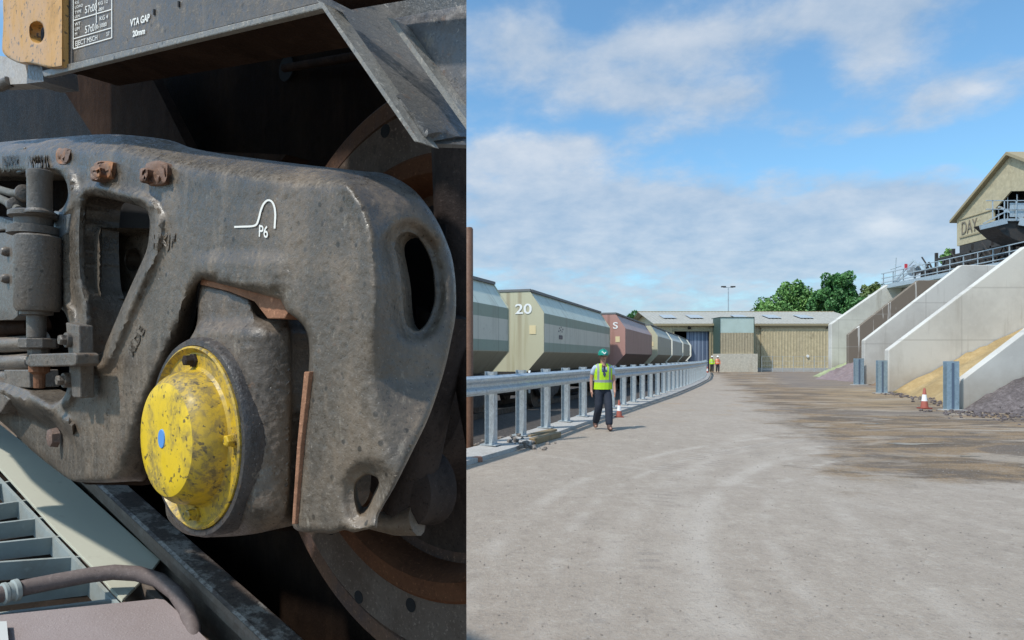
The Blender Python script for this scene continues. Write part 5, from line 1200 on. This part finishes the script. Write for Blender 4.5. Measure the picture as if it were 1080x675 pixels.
# rusty square bolts
def lump(name, u, v, w, h, n, pr, seed):
    q = np.random.default_rng(seed); o_ = []
    for k in range(18):
        a = 2*math.pi*k/18; c = abs(math.cos(a)); s = abs(math.sin(a)); e = 1/max(c, s)**.75; e *= q.uniform(.93, 1.06); o_.append((u+w*e*math.cos(a), v+h*e*math.sin(a)))
    return relief(name, o_, m_rustbolt, W, n0=n+pr, thick=pr+.02, r=4, rm=.005, step=2.5, rough=.0012, seed=seed)
m_rustbolt = cast('rust_crusted_bolt', (.15, .10, .08), (.20, .095, .05), .6, rust=(.34, .14, .05), rustamt=.75, rough=.8)
for k, (u_, v_, w_, h_) in enumerate(((67, 165, 8, 9), (101, 183, 6, 8), (109, 180, 10.5, 10.5), (152, 185, 5, 8), (165, 183, 12, 13))):
    lump('bolt_head', u_, v_, w_, h_, -.006 if k else -.01, .014 if k in (0, 2, 4) else .024, k)
# triangular opening: spring housing inside
relief('spring_housing', np.array([(84, 240), (106, 240), (172, 241), (172, 318), (106, 314), (84, 310)], float), m_frame, W, n0=-.018, thick=.06, nf=lambda u, v: -.055*sst(u, 106, 112)-.0004*np.clip(u-110, 0, None)-.0, r=4, rm=.006, step=3, holes=[np.array([(141+7.5*math.cos(a), 274+11*math.sin(a)) for a in np.linspace(0, 2*math.pi, 20, endpoint=False)])])
extr('pocket_shade', [(60, 190), (190, 200), (190, 400), (60, 400)], m_void, W, -.20, .01)  # flat black sheet gives the opening its inner shade
b = bmesh.new()
for k in range(4): tube(b, [PL(80, 330+k*15, -.12), PL(170, 322+k*15, -.12)], .010, 10)
lk('spring_coil', b, m_hub, W, smooth=50)
# opening at far left: plate, damper, springs, clamp
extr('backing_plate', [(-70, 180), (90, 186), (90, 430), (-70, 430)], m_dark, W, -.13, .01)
relief('side_plate', np.array([(-50, 247), (19, 245), (18.5, 333), (14, 337), (-50, 339)], float), m_damper, W, n0=-.02, thick=.03, r=3, rm=.003, step=4)
for v_ in (265.5, 294): nlathe('plate_bolt', 8.5, v_, -.02, [(0, .010), (.006, .010), (.012, .0065), (.013, .002)], m_damper, W, seg=20)
extr('upper_link', [(-60, 236), (0, 228), (16, 234), (18, 241), (-60, 250)], m_damper, W, -.03, .03, .003)
for k, (v_, nn_) in enumerate(((346, -.06), (364, -.055), (383, -.055), (398, -.06))):
    b = bmesh.new(); tube(b, [PL(-60, v_+1, nn_-.02), PL(-20, v_, nn_), PL(10, v_-.5, nn_), PL(34, v_-2, nn_-.01), PL(52, v_-6, nn_-.04)], .0175, 16); lk('coil_spring', b, m_brown if k == 0 else m_frame_dusty, W, smooth=50)
for k, (pts, rr) in enumerate(((((-40, 192), (0, 200), (14, 204), (27, 203)), .0075), (((-40, 198), (0, 209), (12, 216), (20, 222)), .0085))):
    b = bmesh.new(); tube(b, [PL(*p, .0) for p in cr(pts, 6, closed=False)], rr, 12); lk('hydraulic_hose', b, cast('grey_hose', (.16, .155, .14), (.2, .17, .13), .4, wear=False), W, smooth=50)
for (u_, v_) in ((26, 204), (17, 217)): 
    b = bmesh.new(); lathe(b, PL(u_, v_, .0), (LL*-1+UP*.2), [(-.006, .013), (-.004, .016), (.004, .016), (.006, .013)], 20); lk('hose_union', b, m_damper, W, smooth=40)
DN = .035
da = vlathe('damper', 42, DN, [(180, 10.5), (181, 12), (188, 12), (189.5, 11.4), (221, 11.4), (224, 14), (226, 14)], m_damper, W)
vlathe('collar', 35.5, DN, [(223.5, 20), (225, 22.5), (229.5, 22.5), (231, 20), (231.1, 17.5), (239, 17.5), (239.2, 21), (240, 23.5), (248, 23.5), (249, 20)], m_damper, da)
vlathe('barrel', 40, DN, [(249, 19), (251, 21.3), (323, 21.3), (328, 19), (329, 10)], m_damper, da)
vlathe('plunger', 38.5, DN, [(328, 15), (332, 15), (333, 8.8), (356, 8.8)], m_damper, da)
vlathe('adjuster_nut', 41, DN, [(357, 16), (358, 18), (366.5, 18), (368, 15), (368.2, 10), (374, 10), (375, 16), (376, 0.5)], m_damper, da, seg=8, smooth=20)
vlathe('lock_nut', 41.5, DN, [(385, 8), (385.5, 9.5), (392, 9.5), (393, 8), (395, 5.5), (409, 5.3), (409.5, 4)], m_rust, da, seg=12, smooth=25)
b = bmesh.new(); prism(b, [PL(u_, v_, DN+.018) for u_, v_ in ((27, 376), (31, 373.5), (78, 372), (80, 374), (80, 384), (78, 386), (31, 387), (27, 384))], -NN*.03); fixn(b); bevel(b, .002, 2); lk('clamp_arm', b, m_damper, da)
b = bmesh.new(); prism(b, [PL(u_, v_, DN-.005) for u_, v_ in ((69, 340), (83, 343), (84.5, 420), (76, 419))], -NN*.02); fixn(b); bevel(b, .002, 2); lk('clamp_plate', b, m_damper, da)
for (u_, v_) in ((71.5, 358.5), (69, 401)): hexbolt('clamp_bolt', u_, v_, DN-.002, .0085, .012, m_damper, da)
extr('lug', [(56, 222), (74, 225), (70, 246), (62, 252), (55, 249)], cast('blue_lug', (.12, .14, .155), (.12, .1, .08), .3), da, .005, .03, .003)
# spring seat shelf
extr('seat_block', [(4, 390), (30, 390), (31, 409), (4, 408)], m_frame_dusty, W, -.015, .05, .002)
nlathe('pocket_bolt', 60, 461, -.028, [(0, .019), (.004, .018), (.012, .0165), (.014, .010)], m_rustbolt, W, seg=7)
b = bmesh.new(); prism(b, [PL(u_, v_, -.006) for u_, v_ in ((-60, 410), (0, 411), (10, 421), (0, 436), (-60, 440))], -NN*.03); fixn(b); bevel(b, .003, 2); lk('spring_cap', b, m_frame_dusty, W)
# sloping pale brown underside of the frame foot
extr('frame_underside', [(80, 505), (111, 506), (165, 500), (175, 430), (188, 430), (176, 505), (150, 512), (90, 511)], m_brown, W, -.055, .06)

# ---- axle box
ab_out = [(212, 299, 1), (240, 306), (265, 316, 1), (269, 329), (273, 334), (280, 336), (304, 336, 1), (308, 350), (309, 400), (308, 440), (307, 500), (306, 524), (303, 543), (296, 553), (280, 560.5), (262, 564), (240, 566), (211, 566), (190, 560), (175, 540), (178, 420), (196, 368), (200, 358), (207, 344), (209, 320)]
def box_n(u, v):
    n = np.zeros(len(u)); cx = 232; n -= .00022*np.clip(u-262, 0, None)**1.35
    n -= .03*np.clip((v-530)/40, 0, 1)**2; n -= .012*(1-sst(v, 335, 352)); return n
ax = relief('axle_box', ab_out, m_box, W, n0=.0, thick=.12, nf=box_n, r=5, rm=.008, step=3.5, rough=.0003)
# liners (worn orange-brown wear plates)
extr('wear_plate', [(212, 294), (263, 306), (296, 315), (303, 331), (300, 336), (282, 336), (268, 318), (240, 307), (211, 300)], m_rustlite, W, -.012, .05, .001)
extr('wear_plate', [(320.5, 392), (326, 392), (317, 470), (311, 553), (307.5, 553), (313, 470)], m_rustlite, W, .004, .05, .001)
extr('gap_backing', [(190, 290), (330, 292), (334, 560), (190, 560)], m_dark, W, -.11, .01)  # dark sheet in place of the shade in the gap
# cap: rim ring, flange, drum
CC = (214, 460)
rim = nlathe('sealing_ring', *CC, 0, [(-.015, .122), (.006, .122), (.012, .1185), (.012, .112), (.006, .1105), (-.012, .1105)], cast('black_ring', (.05, .046, .046), (.11, .08, .06), .4), W, seg=80, capa=False, capb=False)
cap = nlathe('bearing_cap', *CC, .0, [(0, .111), (.014, .111), (.0155, .1085), (.0125, .106), (.009, .103), (.009, .086), (.012, .0825), (.026, .0795), (.034, .077), (.040, .0725), (.0452, .067), (.0474, .060), (.048, .05), (.0485, .001)], m_yellow, W, seg=96, smooth=25, capa=False)
me = cap.data
me.materials.append(m_yclean)
for p in me.polygons:
    c = Vector(p.center)+origin_of(W)
    if (c-PL(*CC, .0)).dot(NN) > .0455: p.material_index = 1
cc3 = PL(*CC, 0)
for k, (ang, rr) in enumerate(((92, .0935), (2, .094), (-88, .0935), (-178, .094))):
    e1 = LL*-math.cos(R(ang))+UP*math.sin(R(ang)); b = bmesh.new(); lathe(b, cc3+e1*rr+NN*.009, NN, [(0, .009), (.003, .009), (.0032, .0072), (.012, .0068), (.013, .005)], 6); fixn(b); lk('cap_bolt', b, m_yellow if k in (1, 2) else m_hub, cap)
b = bmesh.new(); lathe(b, cc3+NN*.0483+LL*.001+UP*.001, NN, [(0, .0085), (.0012, .008)], 20)
for v in b.verts: v.co.z = cc3.z+(v.co.z-cc3.z)*1.35
lk('paint_dab', b, m_blue, cap)
nlathe('bearing_core', *CC, 0, [(-.25, .05), (-.01, .07)], m_hub, W)
# brake hanger and caliper piece to the right, behind the frame foot
b = bmesh.new(); tube(b, [PL(470, 330, -.16), PL(452, 420, -.16), PL(440, 500, -.17), PL(425, 552, -.17)], [.035, .030, .026, .03], 14); lk('brake_hanger', b, m_hub, W, smooth=50)
b = bmesh.new(); tube(b, [PL(392, 548, -.14), PL(418, 553, -.15), PL(440, 548, -.16)], [.012, .014, .02], 12); lk('hanger_pin', b, m_box, W, smooth=50)
nlathe('caliper_boss', 452, 512, -.20, [(0, .05), (.04, .045), (.05, .03)], m_hub, W)
b = bmesh.new(); tube(b, [PL(478, 100, -.2), PL(486, 300, -.2), PL(520, 480, -.2)], .03, 14); lk('brake_beam', b, m_hub, W, smooth=50)

# ---- siding: bed, rail, plate, grating, lid, hose
GRAD = .25
L3 = Vector((LL.x, LL.y, GRAD)); GN = Vector((LL.y, -LL.x, 0)); 
G0 = PL(298, 675, -.36); GUP = L3.normalized().cross(NN).normalized(); GUP = GUP if GUP.z > 0 else -GUP
def GP(u, v, h=0.0):
    """point of the siding's bed raised by h (0 = rail head level)"""
    r = Vector(((u-CU)/F, 1, (HV-v)/F)); o = Vector((0, 0, CH)); d = (G0+GUP*h-o).dot(GUP)/r.dot(GUP); return o+r*d
def SP(s, n, h=0.0):    # s metres along from G0, n outward
    return G0+L3.normalized()*s+NN*(n+.36)+GUP*h
# rail: profile swept along the siding
RC = -.36
prf = [(-.035, 0), (.035, 0), (.037, -.012), (.034, -.035), (.010, -.045), (.009, -.115), (.018, -.128), (.065, -.140), (.065, -.152), (-.065, -.152), (-.065, -.140), (-.018, -.128), (-.009, -.115), (-.010, -.045), (-.034, -.035), (-.037, -.012)]
def sweep(name, prf, s0, s1, n0, mat, parent=None, h0=0, seg=1, smooth=None):
    b = bmesh.new(); rg = [[b.verts.new(SP(s0+(s1-s0)*k/seg, n0+a, h0+h)) for a, h in prf] for k in range(seg+1)]
    m = len(prf)
    for a, c in zip(rg, rg[1:]):
        for i in range(m): b.faces.new((a[i], a[(i+1) % m], c[(i+1) % m], c[i]))
    b.faces.new(rg[0]); b.faces.new(rg[-1][::-1]); fixn(b); return lk(name, b, mat, parent, smooth=smooth)
rail = sweep('rail', prf, -.75, 3.2, RC, m_railside, seg=1); tag(rail, 'worn running rail beneath the close-up wagon wheel', 'rail')
sweep('running_surface', [(-.034, .0008), (-.030, .004), (.026, .004), (.0345, .0008)], -.75, 3.2, RC, m_railhead, rail)
# side channel next to the rail
ch = sweep('check_channel', [(.085, -.05), (.10, -.05), (.10, -.15), (.085, -.15)], -.75, 3.2, RC, m_railside); tag(ch, 'brown steel strip running alongside the worn rail', 'strip')
m_bed = cast('oily_bed', (.028, .022, .018), (.045, .033, .026), .6, wear=False, rough=.8)
bb = sweep('siding_bed', [(1.1, -.155), (1.1, -1.5), (-.80, -1.5), (-.80, -.155)], -.9, 3.6, -.36, m_bed); tag(bb, kind='structure')
# pale plate lying on the bed
def slab(name, pts, h, th, mat, parent=None, bev=.0):
    b = bmesh.new(); prism(b, [GP(u_, v_, h) for u_, v_ in pts], -GUP*th); fixn(b)
    if bev: bmesh.ops.bevel(b, geom=b.edges[:], offset=bev, segments=2, affect='EDGES', clamp_overlap=True)
    return lk(name, b, mat, parent)
PH = -.045
pl_ = slab('steel_plate', [(-120, 340), (0, 447), (75, 506), (169, 590), (160, 602), (129, 633), (118, 622), (100, 600), (60, 560), (0, 494), (-120, 385)], PH, .008, m_plate, None, .0015); tag(pl_, 'pale green grey steel edge plate lying beside the rail', 'plate')
gr2 = empty('steel_grating', GP(40, 600, -.1), label='blue grey steel grating of upright bars in the lower left corner', cat='grating')
for k, (v0, u1, v1) in enumerate(((487, -10, 487), (510, 17, 505), (531, 33, 526), (551, 47, 545), (571.5, 65, 564.5), (592, 85, 586), (618, 106, 606), (646, 128, 630))):
    b = bmesh.new(); th = .007 
    p0 = GP(-60, v0+(v0-v1)*60/max(u1, 20)*.9, PH-.012); p1 = GP(u1, v1, PH-.012); d = (p1-p0).normalized(); s = d.cross(GUP).normalized()
    dp_ = .045
    prism(b, [p0, p1, p1-GUP*dp_, p0-GUP*dp_], s*th); fixn(b); lk('bearing_bar', b, m_grate, gr2)
b = bmesh.new(); p0 = GP(-60, 440, PH-.0095); p1 = GP(140, 650, PH-.0095); prism(b, [p0, p1, p1-GUP*.05, p0-GUP*.05], (p1-p0).cross(GUP).normalized()*.008); fixn(b); lk('edge_bar', b, m_grate, gr2)
lid = slab('concrete_lid', [(-60, 655), (0, 648), (166, 631), (174, 632), (200, 655), (232, 688), (240, 760), (-60, 780)], PH+.006, .03, m_lid, None, .002); tag(lid, 'dusty pinkish lid plate across the bottom left corner', 'lid')
sp_ = slab('small_white_block', [(-10, 656), (7, 655), (9, 676), (-10, 690)], PH+.02, .012, MT('white_plastic', (.6, .6, .58), .5).m); tag(sp_, 'small white block at the very left edge on the dusty lid', 'block')
b = bmesh.new(); hp = [(-60, 640), (0, 627), (30, 619), (60, 613), (95, 606.5), (120, 603.5), (145, 605), (168, 612), (185, 625), (197, 643), (203, 662), (204, 690)]
hh = [PH+.03]*3+[PH+.035, PH+.04, PH+.045, PH+.045, PH+.04, PH+.03, PH+.015, PH-.0, PH-.02]
tube(b, [GP(u_, v_, h_) for (u_, v_), h_ in zip(hp, hh)], .0165, 18); 
ho = lk('rubber_hose', b, m_hose, None, smooth=60); tag(ho, 'dusty rubber hose bending over the grating towards the rail', 'hose')
b = bmesh.new(); a_ = GP(2, 626.5, PH+.03); c__ = GP(22, 621, PH+.03); lathe(b, a_, (c__-a_), [(0, .018), (.002, .0215), (.008, .0215), (.010, .019), (.018, .019), (.020, .0225), (.028, .0225), (.030, .019)], 20); lk('hose_clip', b, m_grate, ho, smooth=40)
